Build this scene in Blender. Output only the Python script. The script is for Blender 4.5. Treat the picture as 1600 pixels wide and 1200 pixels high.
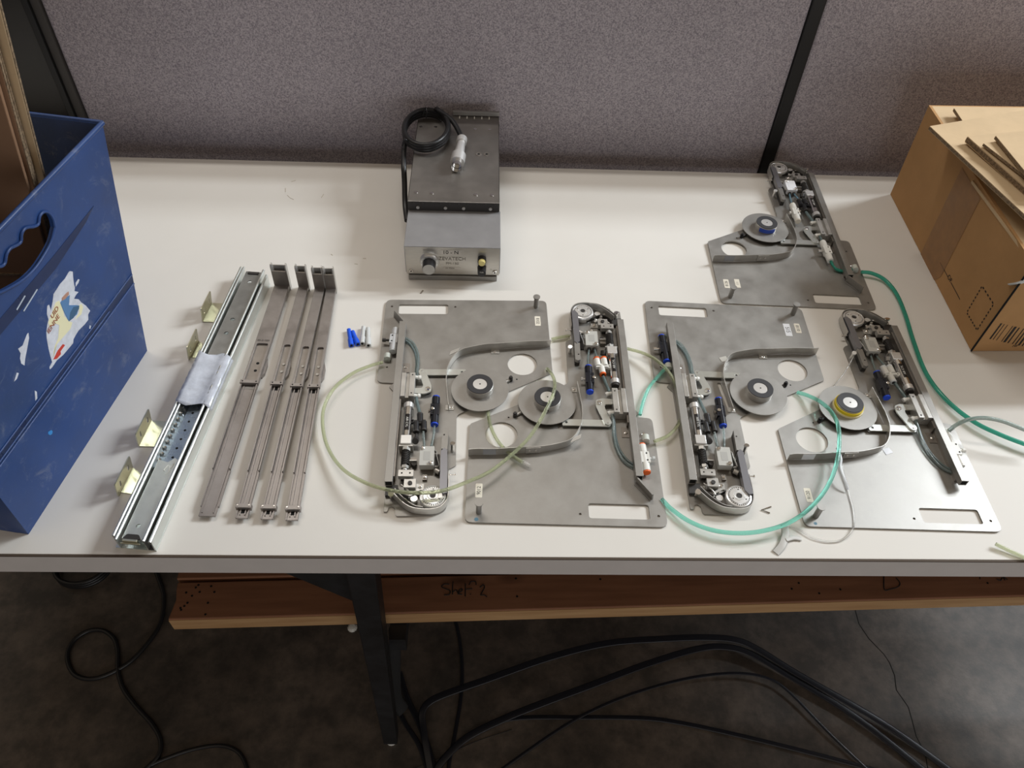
import bpy, math, random
from mathutils import Vector, Matrix
from mathutils.geometry import tessellate_polygon
random.seed(4)
R = math.radians
scene = bpy.context.scene
for o in list(bpy.data.objects): bpy.data.objects.remove(o)
col = scene.collection

# ---------------------------------------------------------------- camera
CAM_H, CAM_F = 0.75523267, 1206.467        # height over the table top, focal length in pixels of a 1600 px frame
_p, _r, _y = R(48.23693864), R(3.31717571), R(3.32292198)
FW = Vector((math.sin(_y)*math.cos(_p), math.cos(_y)*math.cos(_p), -math.sin(_p)))
_R0 = Vector((math.cos(_y), -math.sin(_y), 0)); _U0 = _R0.cross(FW)
RT = math.cos(_r)*_R0 + math.sin(_r)*_U0
UP = -math.sin(_r)*_R0 + math.cos(_r)*_U0
cam = bpy.data.cameras.new('camera'); camo = bpy.data.objects.new('camera', cam); col.objects.link(camo)
cam.sensor_width = 36.0; cam.lens = 36.0*CAM_F/1600.0; cam.clip_start = 0.02
M = Matrix((RT, UP, -FW)).transposed().to_4x4(); M.translation = Vector((0, 0, CAM_H))
camo.matrix_world = M; scene.camera = camo

def at(u, v, z=0.0):
    "the point of height z (metres over the table top) that the photograph shows at pixel u, v"
    d = FW + RT*((u-800)/CAM_F) - UP*((v-600)/CAM_F)
    return Vector((0, 0, CAM_H)) + d*((z-CAM_H)/d.z)

# ---------------------------------------------------------------- world, lamps, exposure
w = bpy.data.worlds.new('world'); scene.world = w; w.use_nodes = True
# a dim hall: dark towards the horizon, a paler ceiling overhead
_nt = w.node_tree; _tc = _nt.nodes.new('ShaderNodeTexCoord'); _sx = _nt.nodes.new('ShaderNodeSeparateXYZ'); _cr = _nt.nodes.new('ShaderNodeValToRGB')
_nt.links.new(_tc.outputs['Generated'], _sx.inputs[0]); _nt.links.new(_sx.outputs['Z'], _cr.inputs[0]); _nt.links.new(_cr.outputs[0], _nt.nodes['Background'].inputs[0])
_e = _cr.color_ramp.elements; _e[0].position = .0; _e[0].color = (.055, .045, .036, 1); _e[1].position = .80; _e[1].color = (.36, .295, .225, 1)
_q = _e.new(.30); _q.color = (.11, .092, .074, 1)
_nt.nodes['Background'].inputs[1].default_value = 1.0
scene.view_settings.view_transform = 'Standard'; scene.view_settings.look = 'None'
scene.view_settings.exposure = -0.06; scene.view_settings.gamma = 1.0; scene.view_settings.use_curve_mapping = False
FLOOR = -0.75
def lamp(name, x, y, z, sx, sy, watts, c):
    l = bpy.data.lights.new(name, 'AREA'); l.shape = 'RECTANGLE'; l.size = sx; l.size_y = sy; l.energy = watts; l.color = c
    o = bpy.data.objects.new(name, l); col.objects.link(o); o.location = (x, y, z)
    return o
KEY = (.90, .955, 1.0)
lamp('fluorescent_tube_light', 4.7, 2.3, 2.94, 3.1, 0.25, 315, KEY)
lamp('fluorescent_tube_light', 4.7, 3.05, 2.94, 3.1, 0.55, 300, KEY)
lamp('fluorescent_tube_light', 4.7, 1.0, 2.94, 3.1, 0.08, 45, KEY)
lamp('fluorescent_tube_light', -0.9, 1.9, 2.94, 2.4, 0.08, 34, (1.0, .95, .89))
_b = lamp('added_front_fill_light', 1.3, -3.2, 0.35, 3.2, 1.6, 37, (.96, .97, 1.0)); _b.rotation_euler = (R(90), 0, 0)   # added fill from an unseen source behind the camera, for the front faces

# ---------------------------------------------------------------- materials
def nodes(name):
    m = bpy.data.materials.new(name); m.use_nodes = True
    nt = m.node_tree; return m, nt, nt.nodes['Principled BSDF']
def mat(name, c, rough=.5, metal=0., spec=.5, noise=None, bump=None, trans=0., coat=0., ior=1.45, stretch=None):
    m, nt, b = nodes(name)
    b.inputs['Base Color'].default_value = (*c, 1); b.inputs['Roughness'].default_value = rough
    b.inputs['Metallic'].default_value = metal; b.inputs['Specular IOR Level'].default_value = spec
    b.inputs['Transmission Weight'].default_value = trans; b.inputs['IOR'].default_value = ior
    b.inputs['Coat Weight'].default_value = coat
    if noise or bump:
        tc = nt.nodes.new('ShaderNodeTexCoord'); mp = nt.nodes.new('ShaderNodeMapping')
        nt.links.new(tc.outputs['Object'], mp.inputs[0])
        if stretch: mp.inputs['Scale'].default_value = stretch
    if noise:
        sc, amt, ramt = noise
        n = nt.nodes.new('ShaderNodeTexNoise'); n.inputs['Scale'].default_value = sc; n.inputs['Detail'].default_value = 6
        n.inputs['Roughness'].default_value = .62
        nt.links.new(mp.outputs[0], n.inputs['Vector'])
        r = nt.nodes.new('ShaderNodeValToRGB'); e = r.color_ramp.elements
        e[0].position = .32; e[1].position = .68
        e[0].color = (*[k*(1-amt) for k in c], 1); e[1].color = (*[min(1, k*(1+amt)) for k in c], 1)
        nt.links.new(n.outputs['Fac'], r.inputs[0]); nt.links.new(r.outputs[0], b.inputs['Base Color'])
        if ramt:
            q = nt.nodes.new('ShaderNodeMapRange'); q.inputs[1].default_value = .3; q.inputs[2].default_value = .7
            q.inputs[3].default_value = rough-ramt; q.inputs[4].default_value = rough+ramt
            nt.links.new(n.outputs['Fac'], q.inputs[0]); nt.links.new(q.outputs[0], b.inputs['Roughness'])
    if bump:
        sc, st, dist = bump
        n2 = nt.nodes.new('ShaderNodeTexNoise'); n2.inputs['Scale'].default_value = sc; n2.inputs['Detail'].default_value = 4
        nt.links.new(mp.outputs[0], n2.inputs['Vector'])
        bm_ = nt.nodes.new('ShaderNodeBump'); bm_.inputs['Strength'].default_value = st; bm_.inputs['Distance'].default_value = dist
        nt.links.new(n2.outputs['Fac'], bm_.inputs['Height']); nt.links.new(bm_.outputs[0], b.inputs['Normal'])
    return m

STEEL = mat('brushed_steel', (.322, .312, .294), .48, .80, noise=(30, .10, .06), bump=(900, .10, .0004))
STEEL2 = mat('pale_steel', (.52, .51, .485), .36, .70, noise=(60, .08, .05))
DSTEEL = mat('dark_steel', (.30, .275, .25), .42, .85, noise=(40, .12, .05))
BARST = mat('blued_bar_steel', (.30, .278, .265), .42, .8, noise=(50, .12, .06), bump=(500, .15, .0004))
ZINC = mat('zinc_plated_steel', (.68, .71, .69), .30, .85, noise=(60, .035, .02))
ZINCY = mat('yellow_zinc_plate', (.56, .55, .43), .32, .9, noise=(60, .06, .03))
CHROME = mat('polished_steel', (.80, .79, .77), .18, 1.)
ALU = mat('machined_aluminium', (.80, .80, .79), .30, .65)
AMPTOP = mat('amplifier_steel_cover', (.25, .235, .22), .40, .8, noise=(20, .10, .04), bump=(700, .1, .0004))
AMPGREY = mat('grey_anodised_hood', (.30, .30, .31), .42, .35, noise=(30, .06, .03))
AMPFR = mat('amplifier_front_steel', (.60, .575, .53), .34, .85, noise=(60, .06, .04), stretch=(1, 8, 8))
BLACK = mat('black_plastic', (.012, .012, .014), .35)
BLACKM = mat('black_matt', (.02, .02, .02), .75)
RUBBER = mat('black_cable_rubber', (.010, .010, .011), .38)
BLUE = mat('blue_plastic_collar', (.015, .07, .62), .35)
BLUES = mat('bright_blue_sleeve_plastic', (.01, .10, .75), .45)
NAVY = mat('navy_black_plastic', (.006, .007, .013), .32)
WHITE = mat('white_plastic', (.74, .74, .70), .42)
WHITES = mat('grey_white_sleeve_plastic', (.58, .60, .60), .5)
NYLON = mat('translucent_nylon', (.72, .76, .70), .35, trans=.25)
ORANGE = mat('orange_plastic_collar', (.80, .13, .015), .4)
YELLOW = mat('yellow_tape', (.78, .60, .02), .45)
BLUET = mat('blue_tape', (.03, .08, .45), .45)
YELB = mat('pale_yellow_button', (.80, .70, .28), .35)
LABEL = mat('cream_label_paper', (.78, .74, .64), .6)
LABELW = mat('white_label_paper', (.80, .82, .86), .6)
INK = mat('black_ink', (.015, .013, .012), .7)
INKG = mat('faded_ink', (.22, .20, .17), .7)
INKB = mat('blue_grey_ink', (.10, .20, .27), .6)
GTAPE = mat('grey_tape', (.33, .34, .36), .45)
CLEAR = mat('clear_film', (.93, .93, .92), .18, trans=.85, ior=1.2)
WRAP = mat('clear_packing_tape_wrap', (.56, .60, .68), .16, spec=.7, coat=.5, noise=(60, .18, .08), bump=(75, .35, .002))
HOLE = mat('hole_black', (.004, .004, .004), .9)
SHADE = mat('blackened_steel_and_shade', (.045, .042, .04), .5, .3)  # near-black steel parts, and the painted shade in the slide's gap

def tube_mat(name, c, t=.68, r=.16):
    return mat(name, c, r, trans=t, ior=1.3, spec=.6)
T_OLIVE = tube_mat('olive_clear_tube', (.66, .71, .50), .78)
T_TEAL = tube_mat('teal_clear_tube', (.36, .86, .74), .82)
T_GREEN = tube_mat('deep_green_tube', (.07, .46, .34), .6)
T_SMOKE = tube_mat('smoky_clear_tube', (.46, .55, .53))
T_INNER = tube_mat('blue_grey_clear_tube', (.44, .53, .53), .75)
T_DARK = tube_mat('dark_clear_tube', (.26, .34, .35), .55)
T_BLUE = tube_mat('blue_clear_tube', (.26, .42, .52), .6)

# cardboard
def cardboard(name, c):
    m = mat(name, c, .82, spec=.2, noise=(14, .07, 0), bump=(260, .15, .0006)); return m
CARD = cardboard('brown_cardboard', (.43, .245, .108))
CARDS = cardboard('shaded_brown_cardboard', (.25, .145, .085))  # darker brown: the shade on the bin's sheets is put into the colour
CARDL = cardboard('pale_cardboard', (.56, .42, .26))
CARDE = mat('corrugated_edge', (.20, .14, .085), .9, noise=(350, .6, 0))
PTAPE = mat('brown_packing_tape', (.30, .155, .062), .38, spec=.3, noise=(60, .12, .05))

# table laminate, with faint scuffs
LAM = mat('white_table_laminate', (.705, .685, .645), .58, spec=.25, noise=(7, .018, .04), bump=(1400, .05, .0002))
LAME = mat('grey_edge_banding', (.62, .585, .56), .5, noise=(30, .03, 0))
# partition fabric
def fabric():
    m, nt, b = nodes('grey_woven_fabric')
    tc = nt.nodes.new('ShaderNodeTexCoord')
    a = nt.nodes.new('ShaderNodeTexNoise'); a.inputs['Scale'].default_value = 480; a.inputs['Detail'].default_value = 5; a.inputs['Roughness'].default_value = .7
    c = nt.nodes.new('ShaderNodeTexNoise'); c.inputs['Scale'].default_value = 5; c.inputs['Detail'].default_value = 3
    for n in (a, c): nt.links.new(tc.outputs['Object'], n.inputs['Vector'])
    r = nt.nodes.new('ShaderNodeValToRGB'); e = r.color_ramp.elements
    e[0].position = .36; e[1].position = .62; e[0].color = (.25, .228, .26, 1); e[1].color = (.64, .585, .62, 1)
    mx = nt.nodes.new('ShaderNodeMixRGB'); mx.blend_type = 'MULTIPLY'; mx.inputs[0].default_value = .25
    nt.links.new(a.outputs['Fac'], r.inputs[0]); nt.links.new(r.outputs[0], mx.inputs[1]); nt.links.new(c.outputs['Fac'], mx.inputs[2])
    nt.links.new(mx.outputs[0], b.inputs['Base Color']); b.inputs['Roughness'].default_value = .95; b.inputs['Specular IOR Level'].default_value = .1
    bp = nt.nodes.new('ShaderNodeBump'); bp.inputs['Strength'].default_value = .5; bp.inputs['Distance'].default_value = .001
    nt.links.new(a.outputs['Fac'], bp.inputs['Height']); nt.links.new(bp.outputs[0], b.inputs['Normal'])
    return m
FABRIC = fabric()
FRAME = mat('black_partition_trim', (.010, .010, .010), .45)
FRAMEG = mat('dark_grey_partition_edge', (.06, .055, .05), .5)
DARKPANEL = mat('dark_glossy_panel', (.03, .029, .028), .3, noise=(3, .3, .05))
def concrete():
    m, nt, b = nodes('stained_concrete')
    tc = nt.nodes.new('ShaderNodeTexCoord')
    def N(s, d): 
        n = nt.nodes.new('ShaderNodeTexNoise'); n.inputs['Scale'].default_value = s; n.inputs['Detail'].default_value = d; n.inputs['Roughness'].default_value = .65
        nt.links.new(tc.outputs['Object'], n.inputs['Vector']); return n
    a, c, d = N(4.2, 9), N(26, 9), N(1.1, 3)
    r = nt.nodes.new('ShaderNodeValToRGB'); e = r.color_ramp.elements
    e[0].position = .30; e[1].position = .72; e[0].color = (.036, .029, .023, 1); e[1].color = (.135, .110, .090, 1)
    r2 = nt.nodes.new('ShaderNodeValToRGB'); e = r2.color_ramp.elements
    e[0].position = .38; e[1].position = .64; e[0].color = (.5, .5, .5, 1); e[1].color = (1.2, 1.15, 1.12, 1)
    mx = nt.nodes.new('ShaderNodeMixRGB'); mx.blend_type = 'MULTIPLY'; mx.inputs[0].default_value = .9
    nt.links.new(a.outputs['Fac'], r.inputs[0]); nt.links.new(c.outputs['Fac'], r2.inputs[0])
    nt.links.new(r.outputs[0], mx.inputs[1]); nt.links.new(r2.outputs[0], mx.inputs[2])
    nt.links.new(mx.outputs[0], b.inputs['Base Color']); b.inputs['Roughness'].default_value = .6
    bp = nt.nodes.new('ShaderNodeBump'); bp.inputs['Strength'].default_value = .25; bp.inputs['Distance'].default_value = .003
    nt.links.new(c.outputs['Fac'], bp.inputs['Height']); nt.links.new(bp.outputs[0], b.inputs['Normal'])
    return m
CONC = concrete()
def wood(name, c0, c1, knots=True):
    m, nt, b = nodes(name)
    tc = nt.nodes.new('ShaderNodeTexCoord'); mp = nt.nodes.new('ShaderNodeMapping'); mp.inputs['Scale'].default_value = (1.2, 14, 14)
    n = nt.nodes.new('ShaderNodeTexNoise'); n.inputs['Scale'].default_value = 6; n.inputs['Detail'].default_value = 7
    nt.links.new(tc.outputs['Object'], mp.inputs[0]); nt.links.new(mp.outputs[0], n.inputs['Vector'])
    r = nt.nodes.new('ShaderNodeValToRGB'); e = r.color_ramp.elements; e[0].position = .3; e[1].position = .7
    e[0].color = (*c0, 1); e[1].color = (*c1, 1)
    nt.links.new(n.outputs['Fac'], r.inputs[0])
    src = r.outputs[0]
    if knots:
        mp2 = nt.nodes.new('ShaderNodeMapping'); mp2.inputs['Scale'].default_value = (7, 16, 7); nt.links.new(tc.outputs['Object'], mp2.inputs[0])
        v = nt.nodes.new('ShaderNodeTexVoronoi'); v.inputs['Scale'].default_value = 1.0; nt.links.new(mp2.outputs[0], v.inputs['Vector'])
        q = nt.nodes.new('ShaderNodeValToRGB'); e = q.color_ramp.elements; e[0].position = .03; e[1].position = .2
        e[0].color = (.22, .16, .12, 1); e[1].color = (1, 1, 1, 1); nt.links.new(v.outputs['Distance'], q.inputs[0])
        mx = nt.nodes.new('ShaderNodeMixRGB'); mx.blend_type = 'MULTIPLY'; mx.inputs[0].default_value = .8
        nt.links.new(src, mx.inputs[1]); nt.links.new(q.outputs[0], mx.inputs[2]); src = mx.outputs[0]
    nt.links.new(src, b.inputs['Base Color']); b.inputs['Roughness'].default_value = .65
    return m
WOOD = wood('weathered_pine', (.20, .085, .042), (.29, .130, .066))
WOODE = wood('sawn_pine_edge', (.36, .20, .085), (.50, .31, .15), False)
def binmat():
    m = mat('scuffed_blue_plastic', (.018, .052, .175), .42, noise=(9, .22, .08), bump=(200, .08, .0006)); 
    nt = m.node_tree; b = nt.nodes['Principled BSDF']
    tc = nt.nodes.new('ShaderNodeTexCoord'); n = nt.nodes.new('ShaderNodeTexNoise'); n.inputs['Scale'].default_value = 22; n.inputs['Detail'].default_value = 12; n.inputs['Roughness'].default_value = .8; n.inputs['Distortion'].default_value = 1.5
    nt.links.new(tc.outputs['Object'], n.inputs['Vector'])
    r = nt.nodes.new('ShaderNodeValToRGB'); e = r.color_ramp.elements; e[0].position = .54; e[1].position = .78; e[0].color = (0, 0, 0, 1); e[1].color = (.55, .55, .55, 1)
    nt.links.new(n.outputs['Fac'], r.inputs[0])
    mx = nt.nodes.new('ShaderNodeMixRGB'); mx.inputs[2].default_value = (.28, .30, .33, 1)
    src = b.inputs['Base Color'].links[0].from_socket
    nt.links.new(r.outputs[0], mx.inputs[0]); nt.links.new(src, mx.inputs[1]); nt.links.new(mx.outputs[0], b.inputs['Base Color'])
    return m
BIN = binmat()
BINR = mat('blue_plastic_groove_shade', (.007, .020, .075), .3, noise=(14, .2, .05))  # darker blue painted for the shade in the bin's recesses
LEGM = mat('black_painted_leg', (.012, .012, .013), .5, noise=(20, .3, .1))
STRAP = mat('black_strapping_plastic', (.012, .013, .018), .28)

# ---------------------------------------------------------------- mesh helpers
def smooth_path(pts, k=6):
    pts = [Vector(p) for p in pts]
    if len(pts) < 3: return pts
    out = []
    q = [pts[0]*2-pts[1]]+pts+[pts[-1]*2-pts[-2]]
    for i in range(1, len(q)-2):
        a, b, c, d = q[i-1], q[i], q[i+1], q[i+2]
        for j in range(k):
            t = j/k
            out.append(.5*((2*b)+(c-a)*t+(2*a-5*b+4*c-d)*t*t+(3*b-a-3*c+d)*t**3))
    out.append(pts[-1]); return out
def rounded(pts, r, n=4):
    "2D polygon with rounded corners; r is a number or one per corner"
    out = []; L = len(pts)
    for i in range(L):
        p0, p1, p2 = Vector(pts[i-1][:2]), Vector(pts[i][:2]), Vector(pts[(i+1) % L][:2])
        rr = r[i] if isinstance(r, (list, tuple)) else r
        a, b = (p0-p1), (p2-p1); k = min(rr, a.length*.45, b.length*.45)
        if k <= 1e-9: out.append(tuple(p1)); continue
        a, b = p1+a.normalized()*k, p1+b.normalized()*k
        for j in range(n+1):
            t = j/n; out.append(tuple(a*(1-t)**2+p1*2*t*(1-t)+b*t*t))
    return out
def circle(cx, cy, r, n=24): return [(cx+r*math.cos(2*math.pi*i/n), cy+r*math.sin(2*math.pi*i/n)) for i in range(n)]
class G:
    def __init__(s, scale=1.0): s.v = []; s.f = []; s.sm = []; s.k = scale
    def add(s, vs, fs, smooth=False):
        b = len(s.v); s.v += [tuple(c*s.k for c in v) for v in vs]
        s.f += [tuple(b+i for i in f) for f in fs]; s.sm += [smooth]*len(fs); return s
    def box(s, x0, x1, y0, y1, z0, z1):
        return s.add([(x0,y0,z0),(x1,y0,z0),(x1,y1,z0),(x0,y1,z0),(x0,y0,z1),(x1,y0,z1),(x1,y1,z1),(x0,y1,z1)],
                     [(3,2,1,0),(4,5,6,7),(0,1,5,4),(1,2,6,5),(2,3,7,6),(3,0,4,7)])
    def hexa(s, b, t):
        return s.add(list(b)+list(t), [(3,2,1,0),(4,5,6,7),(0,1,5,4),(1,2,6,5),(2,3,7,6),(3,0,4,7)])
    def obox(s, p0, p1, w, z0, z1):
        "a wall of width w from p0 to p1 (2D)"
        a, b = Vector(p0[:2]), Vector(p1[:2]); d = (b-a).normalized(); n = Vector((-d.y, d.x))*w/2
        c = [a-n, b-n, b+n, a+n]
        return s.hexa([(*q, z0) for q in c], [(*q, z1) for q in c])
    def poly(s, pts, z0, z1, holes=()):
        loops = [list(pts)]+[list(h) for h in holes]
        tri = tessellate_polygon([[Vector((*p[:2], 0)) for p in l] for l in loops])
        flat = [p for l in loops for p in l]; n = len(flat)
        vs = [(p[0], p[1], z1) for p in flat]+[(p[0], p[1], z0) for p in flat]; fs = []
        def area(t): 
            a, b, c = [flat[i] for i in t]; return (b[0]-a[0])*(c[1]-a[1])-(b[1]-a[1])*(c[0]-a[0])
        for t in tri:
            t = tuple(t) if area(t) > 0 else tuple(reversed(t))
            fs.append(t); fs.append(tuple(i+n for i in reversed(t)))
        b = 0
        for li, l in enumerate(loops):
            A = sum(l[i-1][0]*l[i][1]-l[i][0]*l[i-1][1] for i in range(len(l)))
            for i in range(len(l)):
                j = (i+1) % len(l); q = (b+i, b+j, b+j+n, b+i+n)
                if (A > 0) == (li == 0): q = tuple(reversed(q))
                fs.append(q)
            b += len(l)
        return s.add(vs, fs)
    def cyl(s, p0, p1, r, n=16, r1=None, caps=True, smooth=True):
        p0, p1 = Vector(p0), Vector(p1); r1 = r if r1 is None else r1
        d = (p1-p0).normalized(); a = d.orthogonal().normalized(); b = d.cross(a)
        c = [(math.cos(2*math.pi*i/n), math.sin(2*math.pi*i/n)) for i in range(n)]
        v = [p0+(a*x+b*y)*r for x, y in c]+[p1+(a*x+b*y)*r1 for x, y in c]
        s.add(v, [(i, (i+1) % n, (i+1) % n+n, i+n) for i in range(n)], smooth)
        if caps: s.add(v[:n], [tuple(reversed(range(n)))]); s.add(v[n:], [tuple(range(n))])
        return s
    def lathe(s, c, prof, n=32):
        "profile of (r, z) turned about the vertical through c"
        m = len(prof); v = []
        for i in range(n):
            a = 2*math.pi*i/n
            v += [(c[0]+r*math.cos(a), c[1]+r*math.sin(a), z) for r, z in prof]
        return s.add(v, [(i*m+j, ((i+1) % n)*m+j, ((i+1) % n)*m+j+1, i*m+j+1) for i in range(n) for j in range(m-1)])
    def tube(s, pts, r, n=10, k=6, caps=True, flat=None):
        P = smooth_path(pts, k) if k else [Vector(p) for p in pts]
        m = len(P); v = []; prev = None
        for i, p in enumerate(P):
            d = (P[min(i+1, m-1)]-P[max(i-1, 0)])
            d = d.normalized() if d.length > 1e-9 else Vector((1, 0, 0))
            a = Vector((0, 0, 1)).cross(d) if prev is None else prev-d*prev.dot(d)
            if a.length < 1e-6: a = d.orthogonal()
            a.normalize(); prev = a; b = d.cross(a)
            ra, rb = (r, r) if flat is None else flat
            v += [p+a*ra*math.cos(2*math.pi*j/n)+b*rb*math.sin(2*math.pi*j/n) for j in range(n)]
        s.add(v, [(i*n+j, i*n+(j+1) % n, (i+1)*n+(j+1) % n, (i+1)*n+j) for i in range(m-1) for j in range(n)], True)
        if caps: s.add(v[:n], [tuple(reversed(range(n)))]); s.add(v[-n:], [tuple(range(n))])
        return s
    def ribbon(s, path, z0, z1, t, k=5):
        "an upright strip of thickness t that follows a 2D path; z0 and z1 may be lists"
        P = smooth_path([(*p[:2], 0) for p in path], k) if k else [Vector((*p[:2], 0)) for p in path]
        m = len(P); v = []
        for i, p in enumerate(P):
            d = (P[min(i+1, m-1)]-P[max(i-1, 0)]).normalized(); nn = Vector((-d.y, d.x, 0))*t/2
            a, b = p-nn, p+nn
            v += [(a.x, a.y, z0), (b.x, b.y, z0), (b.x, b.y, z1), (a.x, a.y, z1)]
        f = []
        for i in range(m-1):
            for j in range(4): f.append((i*4+j, i*4+(j+1) % 4, (i+1)*4+(j+1) % 4, (i+1)*4+j))
        s.add(v, f, False); s.add(v[:4], [(3, 2, 1, 0)]); s.add(v[-4:], [(0, 1, 2, 3)])
        return s
    def screw(s, x, y, z, r=2.6, h=2.0, n=14):
        "round screw head with a cross slot"
        s.cyl((x, y, z), (x, y, z+h*.7), r, n); s.cyl((x, y, z+h*.7), (x, y, z+h), r, n, r*.6)
        return s
    def build(s, name, m, parent=None, bevel=0, label=None, loc=None, rot=None, sub=0):
        me = bpy.data.meshes.new(name); me.from_pydata(s.v, [], s.f); me.update()
        for p, q in zip(me.polygons, s.sm): p.use_smooth = q
        me.materials.append(m)
        o = bpy.data.objects.new(name, me); col.objects.link(o)
        if parent: o.parent = parent
        if loc: o.location = loc
        if rot: o.rotation_euler = rot
        if bevel:
            b = o.modifiers.new('bevel', 'BEVEL'); b.width = bevel; b.segments = 2; b.limit_method = 'ANGLE'; b.angle_limit = R(40)
        if label: o['label'] = label
        return o
def tag(o, label, cat, group=None):
    o['label'] = label; o['category'] = cat
    if group: o['group'] = group
    return o
def struct(o): o['kind'] = 'structure'; return o
def thing(name, label, cat, loc=(0,0,0), rz=0., group=None, rx=0.):
    o = bpy.data.objects.new(name, None); col.objects.link(o); o.empty_display_size = .02
    o.location = loc; o.rotation_euler = (rx, 0, rz); return tag(o, label, cat, group)
def text(s, size, loc, rot, m, parent, name='lettering', ext=.00004, align='CENTER', sx=1.0):
    c = bpy.data.curves.new(name, 'FONT'); c.body = s; c.size = size; c.extrude = ext
    c.align_x = align; c.align_y = 'CENTER'; c.materials.append(m)
    o = bpy.data.objects.new(name, c); col.objects.link(o); o.location = loc; o.rotation_euler = rot; o.scale = (sx, 1, 1)
    me = bpy.data.meshes.new_from_object(o); l, r_, k_ = o.location.copy(), o.rotation_euler.copy(), o.scale.copy(); bpy.data.objects.remove(o)
    o = bpy.data.objects.new(name, me); col.objects.link(o); o.location = l; o.rotation_euler = r_; o.scale = k_
    if parent: o.parent = parent
    return o

# ---------------------------------------------------------------- the setting
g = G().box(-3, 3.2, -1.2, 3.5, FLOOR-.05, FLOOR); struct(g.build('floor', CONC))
WY = 1.245
fl = [((1265,0),(0,0))]
XL, XS0, XS1 = -.690, .508, .530
g = G().box(XL, XS0, WY, WY+.05, FLOOR+.08, .297); wl = struct(g.build('wall_back', FABRIC, bevel=.004))
g = G().box(XS1, 2.3, WY, WY+.05, FLOOR+.08, .297); struct(g.build('wall_back', FABRIC, bevel=.004))
g = G().box(XS0, XS1, WY-.004, WY+.055, FLOOR, .300); struct(g.build('trim_1', FRAME, bevel=.002))
g = G().box(XL-.014, XL, WY-.006, WY+.055, FLOOR, .304); struct(g.build('trim_2', FRAMEG, bevel=.001))
g = G().box(XL-.024, XL-.014, WY-.012, WY+.055, FLOOR, .304); struct(g.build('trim_3', FRAME, bevel=.001))
g = G().box(-1.8, XL-.024, WY+.03, WY+.06, FLOOR, .4); struct(g.build('wall_left', DARKPANEL))
g = G().box(XL-.10, XL-.024, WY+.01, WY+.03, FLOOR, .4); struct(g.build('trim_4', DARKPANEL))
g = G().box(XL, 2.3, WY-.002, WY+.052, .297, .304); struct(g.build('trim_5', FRAME))

# ---------------------------------------------------------------- work table
YF, YB = .42, 1.182
t = thing('work_table', 'long white laminate work table with grey edge band on black legs', 'table', (0, YF, 0))
g = G().box(-1.05, 1.45, 0.0, YB-YF, -.034, 0); g.build('tabletop', LAM, t, bevel=.0008)
g = G().box(-1.05, 1.45, -.0025, -.0001, -.0345, -.0012); g.build('edge_band', LAME, t)
g = G().box(-1.05, 1.45, -.0028, -.0001, -.0012, .0002); g.build('edge_seam', mat('brown_core_line', (.07, .05, .035), .8), t)
def leg(x0, x1, ya, yb, foot=True):
    L = bpy.data.objects
    a, b = .017, .0125
    z0 = FLOOR+.012
    g = G().hexa([(x1-b, yb-b, z0), (x1+b, yb-b, z0), (x1+b, yb+b, z0), (x1-b, yb+b, z0)],
                 [(x0-a, ya-a, -.034), (x0+a, ya-a, -.034), (x0+a, ya+a, -.034), (x0-a, ya+a, -.034)])
    o = g.build('leg', LEGM, t, bevel=.002)
    G().cyl((x1, yb, FLOOR), (x1, yb, z0), .011, 16).build('foot_pad', WHITE, o)
leg(-.136, -.157, .026, .040); leg(1.25, 1.27, .026, .04); leg(-.136, -.157, .74, .73); leg(1.25, 1.27, .74, .73); leg(-.98, -1.0, .026, .04); leg(-.98, -1., .74, .73)
g = G()
_b = []
for u, v in ((440, 893), (556, 893), (556, 941)):
    d_ = FW+RT*((u-800)/CAM_F)-UP*((v-600)/CAM_F); p_ = Vector((0, 0, CAM_H))+d_*(.468/d_.y); _b.append((p_.x, .048, p_.z))
g.add([_b[1], _b[2], _b[0]]+[(x, y+.004, z) for x, y, z in (_b[1], _b[2], _b[0])],
      [(0,1,2),(5,4,3),(0,3,4,1),(1,4,5,2),(2,5,3,0)])
g.box(-.21, -.118, .045, .70, -.060, -.034)
g.build('leg_brace', LEGM, t)

g = G()
for st in ([(455,284),(462,282)], [(446,294),(446,300)], [(449,305),(453,309),(459,312)], [(502,309),(506,303)], [(567,404),(572,404)], [(554,412),(559,413)], [(517,397),(520,399)]):
    g.tube([at(u, v, .0001)-Vector((0, YF, 0)) for u, v in st], .0004, 5, 3)
g.build('pen_scuff', mat('faint_brown_scuff', (.42, .36, .28), .7), t)
# shelf planks under the table
PZ = -.30
pa, pb = at(262, 968, PZ), at(1600, 931, PZ)
ang = math.atan2(pb.y-pa.y, pb.x-pa.x)
t = thing('shelf_plank', 'weathered pine plank on edge-lit lower shelf marked with a handwritten word and number', 'plank', pa, ang)
t['label'] = 'long pine plank below the table with pencilled shelf number, nearest the viewer'
n = 24; top = []; 
g = G().poly([(0,0),(.004,.03),(.001,.045),(.0,.0575),(1.9,.0575),(1.9,0)], -.031, 0)
g.build('board', WOOD, t, bevel=.002)
g = G().poly([(.001,-.0012),(1.9,-.0012),(1.9,.0),(.001,.0)], -.030, -.002); g.build('sawn_edge', WOODE, t)
g = G()
for (u, v) in ((300,931),(293,942),(306,918),(310,914),(312,925),(325,942),(330,916),(335,925),(283,953),(282,950),(288,947),(291,926),(321,960),(808,932),(806,904),(938,905),(1237,920),(1248,911),(1280,927),(1313,921),(1543,911)):
    p = at(u, v, PZ)-pa; c, s_ = math.cos(-ang), math.sin(-ang)
    x, y = c*p.x-s_*p.y, s_*p.x+c*p.y
    g.cyl((x, y, .0), (x, y, .0003), .0017, 8)
g.build('nail_hole', HOLE, t)['kind'] = 'stuff'
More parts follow.
